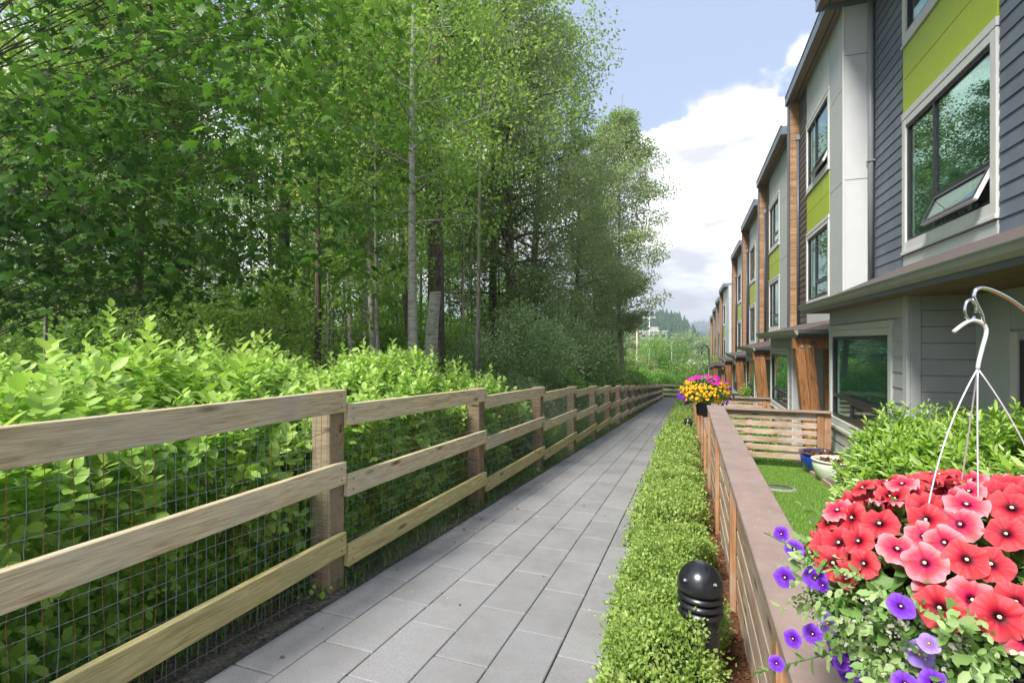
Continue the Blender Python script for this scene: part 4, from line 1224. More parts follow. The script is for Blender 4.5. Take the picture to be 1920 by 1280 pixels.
# leafy garden bush by the nearest house
def laurel():
    r = thing('garden_bush', (2.2, 5.4, g(2.2, 5.4)), 'bushy light green shrub with narrow glossy leaves under the grey house wall', 'shrub')
    n = 1150
    y = 3.3+3.3*rng.random(n)
    th_ = rng.random(n)*math.pi
    u = rng.random(n)
    H = .98+.10*np.sin(y*3.3)+.06*np.sin(y*7.7)
    H = H*np.clip((6.7-y)/.8, .45, 1)**.5
    x = 2.22+np.cos(th_)*.66*np.clip((6.8-y)/.9, .45, 1)
    z = gz(2.2, y)+.12+H*(np.sin(th_)**.65)*(.70+.22*u)
    d = np.stack([np.cos(th_)*.9+.3*rng.normal(size=n), -.45+.45*rng.normal(size=n), np.sin(th_)+.35], 1)
    shoots('foliage', np.stack([x, y, z], 1), d, .14+.12*rng.random(n), 15, .092, M['laurel'], r, T=T_oval(.15), tipvar=.5, w0=.10, spread=.7)
    n = 5000; y = 3.4+3.1*rng.random(n)
    zz = gz(2.2, y)+.05+.75*rng.random(n)
    leaves('foliage', np.stack([1.78+.9*rng.random(n), y, zz], 1), rdir(n, .3), rdir(n, .6), .085+.02*rng.random(n), T_oval(.15), M['laurel'], rng.random(n)*.4, parent=r)
    mb = MB()
    for k in range(50):
        yy = 3.5+2.9*random.random(); q = [Vector((2.2+random.uniform(-.25, .25), yy, g(2, yy)))]
        q.append(q[0]+Vector((random.uniform(-.2, .2), random.uniform(-.2, .2), .45))); q.append(q[1]+Vector((random.uniform(-.15, .15), random.uniform(-.15, .15), .35)))
        mb.add(*tube_vf(q, [.009, .006, .003], 5, False))
    mb.build('stems', M['stem'], r)
laurel()
for (x, y, rx, H, l) in ((2.6, 10.6, .45, .75, 'small green bush just behind the first slatted divider'), (2.5, 17.4, .4, .9, 'small green bush at the second house wall'), (2.3, 21.8, .45, 1.5, 'upright climbing plant at the third house post'), (1.2, 22.6, .7, .7, 'low garden plants behind the second divider')):
    blob_shrub(x, y, rx, H, l, M['laurel'], .06, 2600)
for k in range(6):
    blob_shrub(1.2+.4*(k % 2), 11.2+.75*k, .42, .45+.1*(k % 3), '%s low plant in the garden seen through the first slatted divider' % ['nearest', 'second', 'third', 'fourth', 'fifth', 'farthest'][k], M['brush'], .05, 1500, group='low plants in the second front garden')

# ================================================================== grass
def grass(name, x0, x1, y0, y1, n, h, w, mat, label, cat, lift=0, lean=.5, dens=None):
    x = x0+(x1-x0)*rng.random(n); y = y0+(y1-y0)*rng.random(n)**(dens or 1.0)
    z = gz(x, y)+lift
    az = rng.random(n)*6.283; hh = h*(.45+.75*rng.random(n)); le = lean*rng.random(n)*hh
    dx, dy = np.cos(az), np.sin(az); wx, wy = -dy*w, dx*w
    V = np.stack([
        np.stack([x-wx, y-wy, z], 1), np.stack([x+wx, y+wy, z], 1),
        np.stack([x+dx*le*.35+wx*.7, y+dy*le*.35+wy*.7, z+hh*.6], 1), np.stack([x+dx*le*.35-wx*.7, y+dy*le*.35-wy*.7, z+hh*.6], 1),
        np.stack([x+dx*le, y+dy*le, z+hh*.98], 1)], 1).reshape(-1, 3)
    b = (np.arange(n)*5)[:, None, None]
    F = (np.array([[0, 1, 2], [0, 2, 3], [3, 2, 4]])[None]+b).reshape(-1, 3)
    o = mobj(name, fastmesh(name, V, F, mat, np.repeat(rng.random(n), 5)), None, None, 'stuff')
    return tag(o, label, cat)
grass('lawn_grass', .45, 1.84, 3.4, 9.4, 46000, .035, .0022, M['lawngrass'] if 'lawngrass' in M else M['grass'], 'short bright green lawn in the nearest front garden', 'grass', -.01)
grass('lawn_grass', .45, 1.84, 9.5, 22, 16000, .05, .004, M['grass'], 'short lawn in the gardens behind the first divider', 'grass', -.01)
grass('tall_grass', -3.3, -2.34, 7.2, 13.5, 9000, .62, .0045, M['grass'], 'tall dark grass behind the wire of the third and fourth fence bays', 'grass', -.03, 1.0)
grass('tall_grass', -3.0, -2.34, 13, 30, 6000, .5, .006, M['grass'], 'rough grass behind the far part of the fence', 'grass', -.03, .9)
grass('verge_grass', -2.42, -1.99, 2.6, 26, 9000, .12, .0022, M['grass'], 'short tufts growing in the gravel strip under the fence', 'grass', -.02, 1.2)
grass('verge_grass', -2.75, -2.20, .6, 7.5, 5200, .17, .0028, M['grass'], 'thin grass at the foot of the shrubs by the near fence', 'grass', -.02, 1.1)
n = 2200
Pp = np.stack([rng.uniform(-2.42, -2.06, n), 2.2+rng.random(n)*9, np.zeros(n)], 1); Pp[:, 2] = gz(Pp[:, 0], Pp[:, 1])+.05*rng.random(n)
cl = np.sin(Pp[:, 1]*3.1)+np.sin(Pp[:, 1]*7.3+1) > .3
Pp = Pp[cl]; n = len(Pp)
tag(leaves('verge_weeds', Pp, rdir(n, .4), rdir(n, 1.4, .5), .022+.03*rng.random(n), T_oval(.33), M['brush'], kind='stuff'), 'small weeds creeping under the bottom rail', 'weeds')

# ================================================================== trees
# broad maple whose boughs hang over the shrubs from the left
def maple():
    tx, ty = -10.9, 4.4
    r = thing('maple_tree', (tx, ty, g(tx, ty)), 'big leafed maple whose dark boughs hang across the upper left', 'tree')
    zb = g(tx, ty)-.2
    cx, cy, cz = -7.3, 5.1, ZC+4.3
    mb = MB()
    mb.add(*tube_vf([(tx, ty, zb), (tx+.1, ty, zb+2), (tx-.1, ty+.2, zb+4.5), (tx+.2, ty, zb+8), (tx, ty, zb+11)], [.24, .19, .16, .11, .04], 10))
    C = []; 
    nb = 88
    for k in range(nb):
        az = random.uniform(-1.9, 1.0); el = random.uniform(-1.0, 1.0)
        ex, ey, ez = 4.1, 3.9, 3.9
        e = Vector((cx+ex*math.cos(az)*math.cos(el)*random.uniform(.65, 1.03), cy+ey*math.sin(az)*math.cos(el)*random.uniform(.65, 1.0), cz+ez*math.sin(el)*random.uniform(.75, 1.0)-.35))
        if e.x > -3.2: e.x = -3.2-random.random()*.5
        s = Vector((tx, ty, max(zb+1.6, e.z-.8-random.random()*1.2)))
        mid = s.lerp(e, .5)+Vector((random.uniform(-.3, .3), random.uniform(-.3, .3), .45))
        q = []
        for i in range(7):
            t = i/6; a = s.lerp(mid, t); b = mid.lerp(e, t); q.append(a.lerp(b, t)+Vector((random.uniform(-.05, .05),)*3))
        mb.add(*tube_vf(q, [.013, .012, .010, .008, .006, .004, .002], 5, False))
        for i in (2, 3, 4, 5, 6):
            for _ in range(3 if i > 3 else 1):
                o = Vector((random.gauss(0, .42), random.gauss(0, .42), random.gauss(-.02, .15)))
                C.append(q[i]+o)
                mb.add(*tube_vf([q[i], q[i].lerp(q[i]+o, .6), q[i]+o], [.005, .003, .001], 3, False))
    mb.build('trunk', M['bark'], r)
    C = np.array([tuple(c) for c in C])
    per = 14
    c = np.repeat(C, per, axis=0); n = len(c)
    off = rng.normal(size=(n, 3))*[.24, .24, .05]
    P_ = c+off; P_[:, 2] -= .35*(off[:, 0]**2+off[:, 1]**2)
    D = off*2.2+rng.normal(size=(n, 3))*.35; D[:, 2] = -.25-.25*rng.random(n)
    Nn = rng.normal(size=(n, 3))*.28; Nn[:, 2] += 1; Nn[:, 0] += .25
    # leaf colour carries the light: lighter outward and upward, darker under the canopy
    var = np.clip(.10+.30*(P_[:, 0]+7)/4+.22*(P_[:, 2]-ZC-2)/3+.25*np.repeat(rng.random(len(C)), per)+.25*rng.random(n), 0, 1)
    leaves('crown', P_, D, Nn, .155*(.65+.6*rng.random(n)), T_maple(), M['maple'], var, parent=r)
maple()
# a second, smaller maple bough tree fills the far left
mt = make_tree(31, 8.5, .16, 3.2, 26, 11000, .125, M['maple'], M['bark'], tr=.15, T=T_maple(), clump=.8, shape='spread')
plant_tree('maple_tree', mt, -12.6, 8.6, 'smaller dark maple behind the big one at the left edge', rot=1)

# slim birch like trees near the fence
b1 = make_tree(3, 10.5, .42, 2.3, 20, 9500, .085, M['aspen'], M['birch'], tr=.115, lean=(.0, .03), T=T_quad(), clump=.75, shape='spread')
plant_tree('birch_tree', b1, -4.62, 7.9, 'slender pale trunked tree with forked limbs behind the second fence bay', rot=.4)
b2 = make_tree(5, 9.5, .45, 1.9, 16, 7000, .085, M['aspen'], M['birch'], tr=.10, lean=(-.10, .06), T=T_quad(), clump=.7, shape='spread')
plant_tree('birch_tree', b2, -6.9, 9.9, 'leaning white trunked tree left of the slender pale one', rot=0)
plant_tree('birch_tree', b2, -8.3, 11.2, 'thin mossy white stem leaning behind the other birches', rot=2.2, sc=.95)
# cut stump
st = thing('birch_stump', (-5.0, 8.95, g(-5, 8.95)), 'tall birch trunk sawn off flat beside the slender pale tree', 'stump')
V, F = tube_vf([(-4.9, 8.9, g(-5, 9)-.2), (-4.93, 8.92, g(-5, 9)+1.0), (-4.86, 8.93, ZC+.35), (-4.80, 8.95, ZC+.99)], [.16, .135, .13, .115], 14)
mobj('trunk', raw('trunk', V, F, M['birch'], smooth=False), st)
lathe('cut_top', [(0, 0), (.112, 0), (.112, .012), (0, .012)], M['rail'], st, (-4.80, 8.95, ZC+.985), 14)
for (a, b, c_) in ((.75, .9, .35), (-.2, 1.6, .5)):
    V, F = tube_vf([(-4.85, 8.93, ZC+a-.5), (-4.75+b*.05, 8.85, ZC+a-.42)], [.03, .02], 6); mobj('branch_stub', raw('branch_stub', V, F, M['birch']), st)

# fine branches reaching over into the sky above the path
tb = make_tree(12, 12.0, .55, 3.6, 22, 5200, .085, M['aspen'], M['barkg'], tr=.07, T=T_quad(), clump=.65, shape='spread', lean=(.02, 0))
plant_tree('alder_tree', tb, -4.6, 10.6, 'light green alder whose thin outer twigs reach into the blue sky', rot=.8)

# poplars that end the wood on the right
pops = [make_tree(41, 23, .16, 3.7, 54, 42000, .145, M['poplar'], M['bark'], tr=.27, clump=1.15, per=90, droop=.35),
        make_tree(42, 22, .14, 3.6, 50, 40000, .145, M['poplar'], M['barkg'], tr=.25, clump=1.2, per=90, droop=.45),
        make_tree(43, 22, .24, 3.5, 56, 46000, .165, M['poplar'], M['barkg'], tr=.20, clump=1.15, per=70, droop=.2)]
for (mi, x, y, rot, sc, l) in ((0, -6.9, 19.3, 0, 1, 'tall dense poplar with drooping grey green foliage right of the birches'), (1, -7.3, 23.5, 1.1, 1.0, 'tall poplar standing behind the nearest dense one'),
(0, -5.9, 27.5, 3, .72, 'shorter poplar in the middle of the line'), (2, -4.15, 35.8, .5, 1.0, 'airy poplar standing out against the cloud, rightmost of the wood'),
        (0, -5.5, 31.0, 4.2, .58, 'rounded green tree below the airy poplar'), (1, -5.4, 39.5, 5.1, .55, 'lower tree behind the airy poplar, above the fence bend')  ):
    plant_tree('poplar_tree', pops[mi], x, y, l, rot=rot, sc=sc, group='poplars at the right end of the wood')

# forest
fts = [make_tree(51, 19, .48, 2.4, 26, 5200, .17, M['forest'], M['barkg'], tr=.15, clump=1.0, per=60),
       make_tree(52, 17, .45, 2.2, 26, 5000, .16, M['forest'], M['bark'], tr=.12, clump=.95, per=60, lean=(.04, 0)),
       make_tree(53, 21, .45, 2.6, 24, 5500, .18, M['aspen'], M['barkg'], tr=.17, clump=1.1, per=60),
       make_tree(54, 14, .22, 1.8, 24, 5200, .14, M['aspen'], M['barkl'], tr=.06, clump=.8, per=50),
       make_tree(55, 16, .55, 1.6, 16, 3000, .15, M['aspen'], M['barkl'], tr=.052, clump=.8, per=50, lean=(-.03, .02))]
pts = []
rf = random.Random(11)
tries = 0
while len(pts) < 100 and tries < 20000:
    tries += 1
    d = 9+31*rf.random()**1.1; t = rf.uniform(-1.12, .02)
    x = d*(.943*t-.3327); y = d*(.3327*t+.943)
    if x > -6.3 or y < 3.0: continue
    if (x > -11 and y < 8.5): continue
    if min([math.hypot(x-a, y-b) for a, b in pts] or [9]) < (1.15 if d < 25 else 1.6): continue
    pts.append((x, y))
pts.sort(key=lambda p: math.hypot(*p))
kinds = ['slim grey trunked tree in the wood', 'slim dark trunked tree in the wood', 'tall pale crowned tree in the wood', 'young thin tree with low leaves in the wood', 'bare stemmed thin tree with a small crown in the wood']
for q, (x, y) in enumerate(pts):
    k = rf.choice([0, 1, 2, 3, 3, 4, 4, 4, 4, 4]) if q > 12 else rf.choice([4, 1, 4, 4, 3])
    plant_tree('forest_tree', fts[k], x, y, kinds[k], rot=rf.random()*6.28, sc=rf.uniform(.72, 1.05), group=kinds[k].replace('tree', 'trees'))
# thick old trunks
old = make_tree(60, 22, .5, 3.0, 22, 9000, .17, M['forest'], M['bark'], tr=.27, clump=1.1, per=60, trunk_sides=12)
plant_tree('forest_tree', old, -6.3, 12.0, 'thick dark trunk just behind the sawn birch', rot=1)
plant_tree('forest_tree', old, -13.2, 13.6, 'thick grey trunk rising behind the maple leaves', rot=3, sc=.95)
plant_tree('forest_tree', old, -8.2, 20.8, 'thick dark trunk behind the willow bush', rot=2, sc=.9)
# understory
us = [make_tree(71, 3.4, .05, 1.7, 16, 5200, .12, M['aspen'], M['barkg'], tr=.04, clump=.75, shape='spread', per=40),
      make_tree(72, 2.6, .05, 1.5, 14, 4600, .10, M['brush'], M['barkg'], tr=.03, clump=.7, shape='spread', per=40)]
for q in range(74):
    while True:
        d = 10+42*rf.random(); t = rf.uniform(-1.12, .08); x = d*(.943*t-.3327); y = d*(.3327*t+.943)
        if x < -6.0 and y > 4.5: break
    k = q % 2
    plant_tree('understory_bush', us[k], x, y, ('loose green sapling under the wood', 'low bright bush under the wood')[k], 'bush', ('saplings on the forest floor', 'low bushes on the forest floor')[k], rot=rf.random()*6.28, sc=rf.uniform(.7, 1.3))

# ================================================================== far end of the path and the valley
def crownball(name, x, y, rx, H, mat, ls, n, label, cat='tree', group=None, z=None):
    z0 = g(x, y) if z is None else z
    r = thing(name, (x, y, z0), label, cat, group)
    nc = 40; c = rng.normal(size=(nc, 3)); c /= np.linalg.norm(c, axis=1, keepdims=True); c *= (rng.random(nc)**.35)[:, None]
    C = np.stack([x+c[:, 0]*rx*.8, y+c[:, 1]*rx*.8, z0+H*.56+c[:, 2]*H*.38], 1)
    per = n//nc
    P_, off = clumps(C, np.full(nc, .36*rx)*(.6+.8*rng.random(nc)), per, .9)
    var = np.clip(np.repeat(rng.random(nc)*.6, per)+rng.random(len(P_))*.45, 0, 1)
    leaves('crown', P_, off+rng.normal(size=P_.shape)*.3*rx, rdir(len(P_), .9, .6), ls*(.7+.6*rng.random(len(P_))), T_quad(), mat, var, parent=r)
    tube('trunk', [(x, y, z0-.3), (x, y, z0+H*.6)], [.05*rx+.05, .03*rx], M['bark'], r, 6)
    return r
far_list = [(-3.0, 59, 3.6, 7.2, M['brush'], 'round bright green tree beyond the fence bend'), (-7.5, 60, 3.2, 4.5, M['forest'], 'darker bush left of the round tree past the fence bend'),
            (1.5, 56, 3.0, 4.4, M['forest'], 'dark green bush straight beyond the end of the path'), (5.2, 55, 2.8, 4.9, M['brush'], 'light green bush beside the last houses'),
            (.6, 52.3, 1.9, 2.3, M['brush'], 'low bright bush right behind the end fence'), (3.6, 52, 1.7, 2.2, M['brush'], 'second low bright bush behind the end fence'), (-2.6, 52.5, 1.8, 2.3, M['brush'], 'third low bush, at the fence corner'),
            (6.5, 62, 2.2, 7.6, M['forest'], 'taller tree at the corner of the last houses'), (-5.2, 54, 2.2, 2.8, M['brush'], 'low bush left of the fence corner'), (-9, 52, 2.4, 4.0, M['forest'], 'bush behind the last fence bays')]
for (x, y, rx, H, mt_, l) in far_list:
    crownball('far_bush' if H < 5 else 'far_tree', x, y, rx, H, mt_, .20, 6500, l, 'bush' if H < 5 else 'tree')
for k in range(26):
    t = -1.1+.045*k+.01*math.sin(k*5); d = 50+9*math.sin(k*2.3); x = d*(.943*t-.3327); y = d*(.3327*t+.943)
    crownball('clearing_tree', x, y, 3.6+.8*math.sin(k), 10+3*math.sin(k*1.7), M['brush'], .34, 4200, 'sunlit tree at the far edge of the wood', 'tree', 'sunlit trees at the far edge of the wood')
def at(t, d): return d*(.943*t-.3327), d*(.3327*t+.943)
for k, (t, d, rx, H, l) in enumerate(((.345, 190, 7, 15, 'dark round tree in the valley right of centre'), (.30, 230, 8, 12, 'pale tree in the middle of the valley'), (.375, 170, 4, 12, 'pointed tree in the valley beside the houses'), (.33, 260, 9, 11, 'light tree low in the valley'),
        (.255, 150, 6, 10, 'green tree below the apartment block'), (.285, 140, 5, 9, 'green tree in front of the apartment block'), (.235, 130, 6, 11, 'tree left of the utility pole'), (.39, 220, 8, 13, 'hazy tree behind the white roofed hall'), (.36, 300, 12, 14, 'broad hazy tree far down the valley'), (.315, 330, 12, 13, 'hazy wood edge far down the valley'), (.215, 95, 5, 7, 'tree beside the parked cars'))):
    x, y = at(t, d); crownball('valley_tree', x, y, rx, H, M['forest'] if k % 2 else M['poplar'], .20+d*.0028, 3800, l)
# apartment block
def flats():
    x, y = at(.288, 215); z = g(x, y)
    r = thing('apartment_block', (x, y, z), 'grey apartment block with white balconies among the far trees', 'building')
    top = ZC+4.2
    bx('wall', (x-6, x+5), (y, y+12), (z-1, top), M['concrete'], r)
    bx('roof', (x-6.3, x+5.3), (y-.3, y+12.3), (top, top+.4), M['panel2'], r)
    bx('lift_tower', (x-2.5, x+1.5), (y+3, y+7), (top+.4, top+2.2), M['concrete'], r)
    for s in range(5):
        zz = top-1.2-2.9*s
        for w_ in range(4):
            wd = bx('window', (x-5.6+2.75*w_, x-3.9+2.75*w_), (y-.08, y+.02), (zz-1.2, zz), M['frame'], r)
        bx('balcony', (x-6, x+.0), (y-1.1, y-.1), (zz-2.3, zz-1.35), M['panel'], r)
flats()
def roofed_house(t, d, w, dp, h, roofmat, wallmat, label):
    x, y = at(t, d); z = g(x, y)
    r = thing('far_house', (x, y, z), label, 'house')
    bx('wall', (x-w/2, x+w/2), (y, y+dp), (z-.5, z+h), wallmat, r)
    V = [(x-w/2-.5, y-.5, z+h), (x+w/2+.5, y-.5, z+h), (x+w/2+.5, y+dp+.5, z+h), (x-w/2-.5, y+dp+.5, z+h), (x-w/2+w*.2, y+dp/2, z+h+w*.2), (x+w/2-w*.2, y+dp/2, z+h+w*.2)]
    mobj('roof', raw('roof', V, [(0, 1, 5, 4), (1, 2, 5), (2, 3, 4, 5), (3, 0, 4), (3, 2, 1, 0)], roofmat), r)
    for k in range(3):
        bx('window', (x-w*.35+k*w*.27, x-w*.35+k*w*.27+w*.13), (y-.06, y+.02), (z+h*.45, z+h*.8), M['frame'], r)
M['redroof'] = paint('faded_red_roof', (.24, .12, .10), rough=.8)
M['salmon'] = paint('salmon_wall', (.48, .30, .24), rough=.8)
roofed_house(.262, 118, 7, 8, 3.0, M['redroof'], M['salmon'], 'small salmon house with a brownish roof behind the parked cars')
roofed_house(.243, 130, 9, 8, 3.2, M['panel2'], M['panel2'], 'pale roofed house left of the salmon one')
roofed_house(.39, 165, 12, 9, 3.2, M['panel'], M['panel'], 'long low hall with a white roof in the valley')
def pole(t, d, H, label, mat):
    x, y = at(t, d); z = g(x, y)
    r = thing('utility_pole', (x, y, z), label, 'pole')
    tube('mast', [(x, y, z-.3), (x, y, z+H)], [.17, .11], mat, r, 8)
    bx('crossarm', (x-1.1, x+1.1), (y-.06, y+.06), (z+H-.8, z+H-.62), mat, r)
    for k in (-.9, -.3, .3, .9): tube('insulator', [(x+k, y, z+H-.62), (x+k, y, z+H-.4)], .05, M['panel2'], r, 6)
pole(.277, 88, 12.2, 'pale utility pole standing in front of the apartment block', M['panel'])
pole(.252, 84, 9.4, 'wooden utility pole left of the round bush', M['rail'])
pole(.322, 150, 10, 'distant pale pole in the middle of the valley', M['panel'])
M['carred'] = paint('red_car_paint', (.55, .03, .06), rough=.25, bumpy=0, spec=.7)
M['carblue'] = paint('blue_car_paint', (.03, .22, .55), rough=.25, bumpy=0, spec=.7)
M['carwhite'] = paint('white_car_paint', (.62, .66, .70), rough=.25, bumpy=0, spec=.7)
def car(t, d, mat, label, yaw=.2):
    x, y = at(t, d); z = g(x, y)
    r = bpy.data.objects.new('parked_car', None); Mx = Matrix.Translation((x, y, z)) @ Matrix.Rotation(yaw, 4, 'Z')
    link(r, Mx); tag(r, label, 'car', 'cars parked beyond the fence')
    side = [(-2.1, .35), (-2.15, .75), (-1.4, .88), (-.85, 1.36), (.75, 1.38), (1.45, .92), (2.05, .82), (2.1, .35)]
    V = [(a, s*.85*(1 if b < 1 else .82), b) for s in (-1, 1) for a, b in side]; n = len(side)
    F = [tuple(range(n)), tuple(range(n, 2*n))[::-1]]+[((i+1) % n, i, n+i, n+(i+1) % n) for i in range(n)]
    mobj('body', raw('body', V, F, mat), r, Mx)
    gs = [(-1.25, .92), (-.82, 1.28), (.68, 1.30), (1.2, .94)]
    V = [(a, s*.87*(1 if b < 1 else .87), b) for s in (-1, 1) for a, b in gs]
    mobj('windows', raw('windows', V, [(0, 1, 2, 3), (7, 6, 5, 4)], M['frame']), r, Mx)
    for a in (-1.3, 1.3):
        for s in (-1, 1):
            V, F = tube_vf([(a, s*.70, .33), (a, s*.90, .33)], .33, 14); mobj('wheel', raw('wheel', V, F, M['blackplastic']), r, Mx)
car(.262, 98, M['carred'], 'red parked car beyond the fence bend, right of the wooden pole', .5)
car(.240, 96, M['carwhite'], 'white parked car left of the red one', .3)
car(.222, 92, M['carblue'], 'bright blue parked car half hidden by the bushes', .1)

# wooded hills
def hill(name, t0, t1, d0, d1, htop, hbase, seed, label, ncon, csize, profile=None):
    ra = random.Random(seed); nt, nd = 60, 8
    V = []
    for j in range(nd+1):
        w = j/nd
        for i in range(nt+1):
            u = i/nt; t = t0+(t1-t0)*u; d = d0+(d1-d0)*w
            x, y = at(t, d)
            pr = (profile(u) if profile else 1.0)
            hh = hbase+(htop-hbase)*math.sin(w*math.pi/2)*pr*(.96+.04*math.sin(u*31+seed))
            V.append((x, y, hh))
    F = [(j*(nt+1)+i, j*(nt+1)+i+1, (j+1)*(nt+1)+i+1, (j+1)*(nt+1)+i) for j in range(nd) for i in range(nt)]
    mobj(name, raw(name, V, F, M['land'], smooth=True), kind='structure')
    CV = []; CF = []; var = []
    for q in range(ncon):
        u = ra.random(); w = ra.random()**.7
        i = min(nt, int(u*nt)); j = min(nd, int(w*nd+.5))
        bx_, by_, bz_ = V[j*(nt+1)+i]
        bx_ += ra.uniform(-1, 1)*csize*1.2; by_ += ra.uniform(-1, 1)*csize
        s = csize*ra.uniform(.55, 1.15); k = len(CV); vv = ra.random()
        wd = s*ra.uniform(.16, .26)
        for lay, (zz, rr, zt) in enumerate(((0, wd, .5), (.28*s, wd*.75, .78), (.55*s, wd*.5, 1.0))):
            k = len(CV); m_ = 6
            for a in range(m_):
                an = a*math.pi*2/m_+lay*.5; r2 = rr*ra.uniform(.75, 1.2)
                CV.append((bx_+r2*math.cos(an), by_+r2*math.sin(an), bz_+zz+.1*s*ra.random())); var.append(vv)
            CV.append((bx_, by_, bz_+s*zt)); var.append(vv)
            CF += [(k+a, k+(a+1) % m_, k+m_) for a in range(m_)]
    o = mobj(name+'_conifers', fastmesh(name+'_conifers', np.array(CV), np.array(CF), M['conifer'], np.array(var)), None, None, 'stuff')
    tag(o, label, 'wood')
hill('hill', .24, .335, 250, 420, 14, -10, 3, 'dark conifer wood on the nearer hillside above the apartment block', 900, 13, lambda u: min(1, (1-u)*2.6)**.8*min(1, .5+u*3))
hill('far_hill', -.6, 1.6, 1250, 1900, 70, -10, 5, 'blue hazy conifers on the far ridge', 6500, 26, lambda u: .92+.08*math.sin(u*9)-.30*math.exp(-((u-.415)/.012)**2))
hill('valley_side', .0, .9, 520, 800, 4, -10, 8, 'pale woods along the valley floor', 1500, 14)

# air
hb = MB(); hb.box(-2640, 2640, -940, 2640, -26, 125)
m, nt, bs = newmat('haze_air'); nt.nodes.remove(bs)
pv = nt.nodes.new('ShaderNodeVolumePrincipled'); pv.inputs['Color'].default_value = (.80, .87, .97, 1)
pv.inputs['Density'].default_value = .00085; pv.inputs['Anisotropy'].default_value = .2
nt.links.new(pv.outputs[0], nt.nodes['Material Output'].inputs['Volume'])
hz_ = hb.build('haze', m, None, 'stuff'); tag(hz_, 'thin pale haze over the valley and the hills', 'haze')
# ================================================================== flowers
def flower_mesh(name, mat, ruffle=.05, depth=.55, seed=0, cup=.12):
    rd = random.Random(seed); seg = 50
    rings = [(.0, -depth), (.05, -depth*.97), (.085, -depth*.55), (.12, -depth*.22), (.20, -.07), (.38, .0), (.62, .035), (.84, .03), (1.0, -.01)]
    ph = rd.uniform(0, 6.28); V = []; var = []; vein = []
    l5 = [rd.uniform(.92, 1.06) for _ in range(5)]
    for ri, (r, z) in enumerate(rings):
        for k in range(seg):
            th_ = 2*math.pi*k/seg
            lobe = math.cos(5*th_/2)**2
            li = l5[int(((th_+math.pi/5) % (2*math.pi))/(2*math.pi/5)) % 5]
            rr = r*(1+(.10*(lobe-.6)+(.06*(li-1)*8*lobe))*r**3)
            zz = z+(ruffle*math.sin(9*th_+ph)+ruffle*.8*math.sin(14*th_+ph*2))*r**3-cup*(1-lobe)*r**2*.4
            V.append((rr*math.cos(th_), rr*math.sin(th_), zz)); var.append(r)
            vein.append(max(max(0, math.cos(5*th_))**10, .75*max(0, math.cos(25*th_))**3) * (1-r*.45))
    F = []
    for i in range(len(rings)-1):
        for k in range(seg):
            k2 = (k+1) % seg; F.append((i*seg+k, i*seg+k2, (i+1)*seg+k2, (i+1)*seg+k))
    me = fastmesh(name, np.array(V), np.array(F), mat, np.array(var), smooth=True)
    a = me.attributes.new('vein', 'FLOAT', 'POINT'); a.data.foreach_set('value', np.array(vein, dtype=np.float32))
    return me
M['moss'] = leafm('moss', (.04, .07, .015), (.10, .14, .03), .1, .8, .1)
M['anther'] = paint('pale_anther', (.70, .70, .42), rough=.6, bumpy=0)
am = None
def anther_mesh():
    V, F = tube_vf([(0, 0, -.4), (0, 0, -.06), (0, 0, .0), (0, 0, .03)], [.03, .05, .095, .04], 7)
    return raw('anther', V, F, M['anther'], smooth=True)
am = anther_mesh()
def put_flower(name, me, pos, nrm_, size, parent, spin=None, anther=True):
    q = Vector(nrm_).to_track_quat('Z', 'Y').to_matrix().to_4x4()
    Mx = Matrix.Translation(pos) @ q @ Matrix.Rotation(random.uniform(0, 6.28) if spin is None else spin, 4, 'Z') @ Matrix.Scale(size, 4)
    o = mobj(name, me, parent, Mx)
    if anther: mobj('anther', am, o, Mx)
    return o
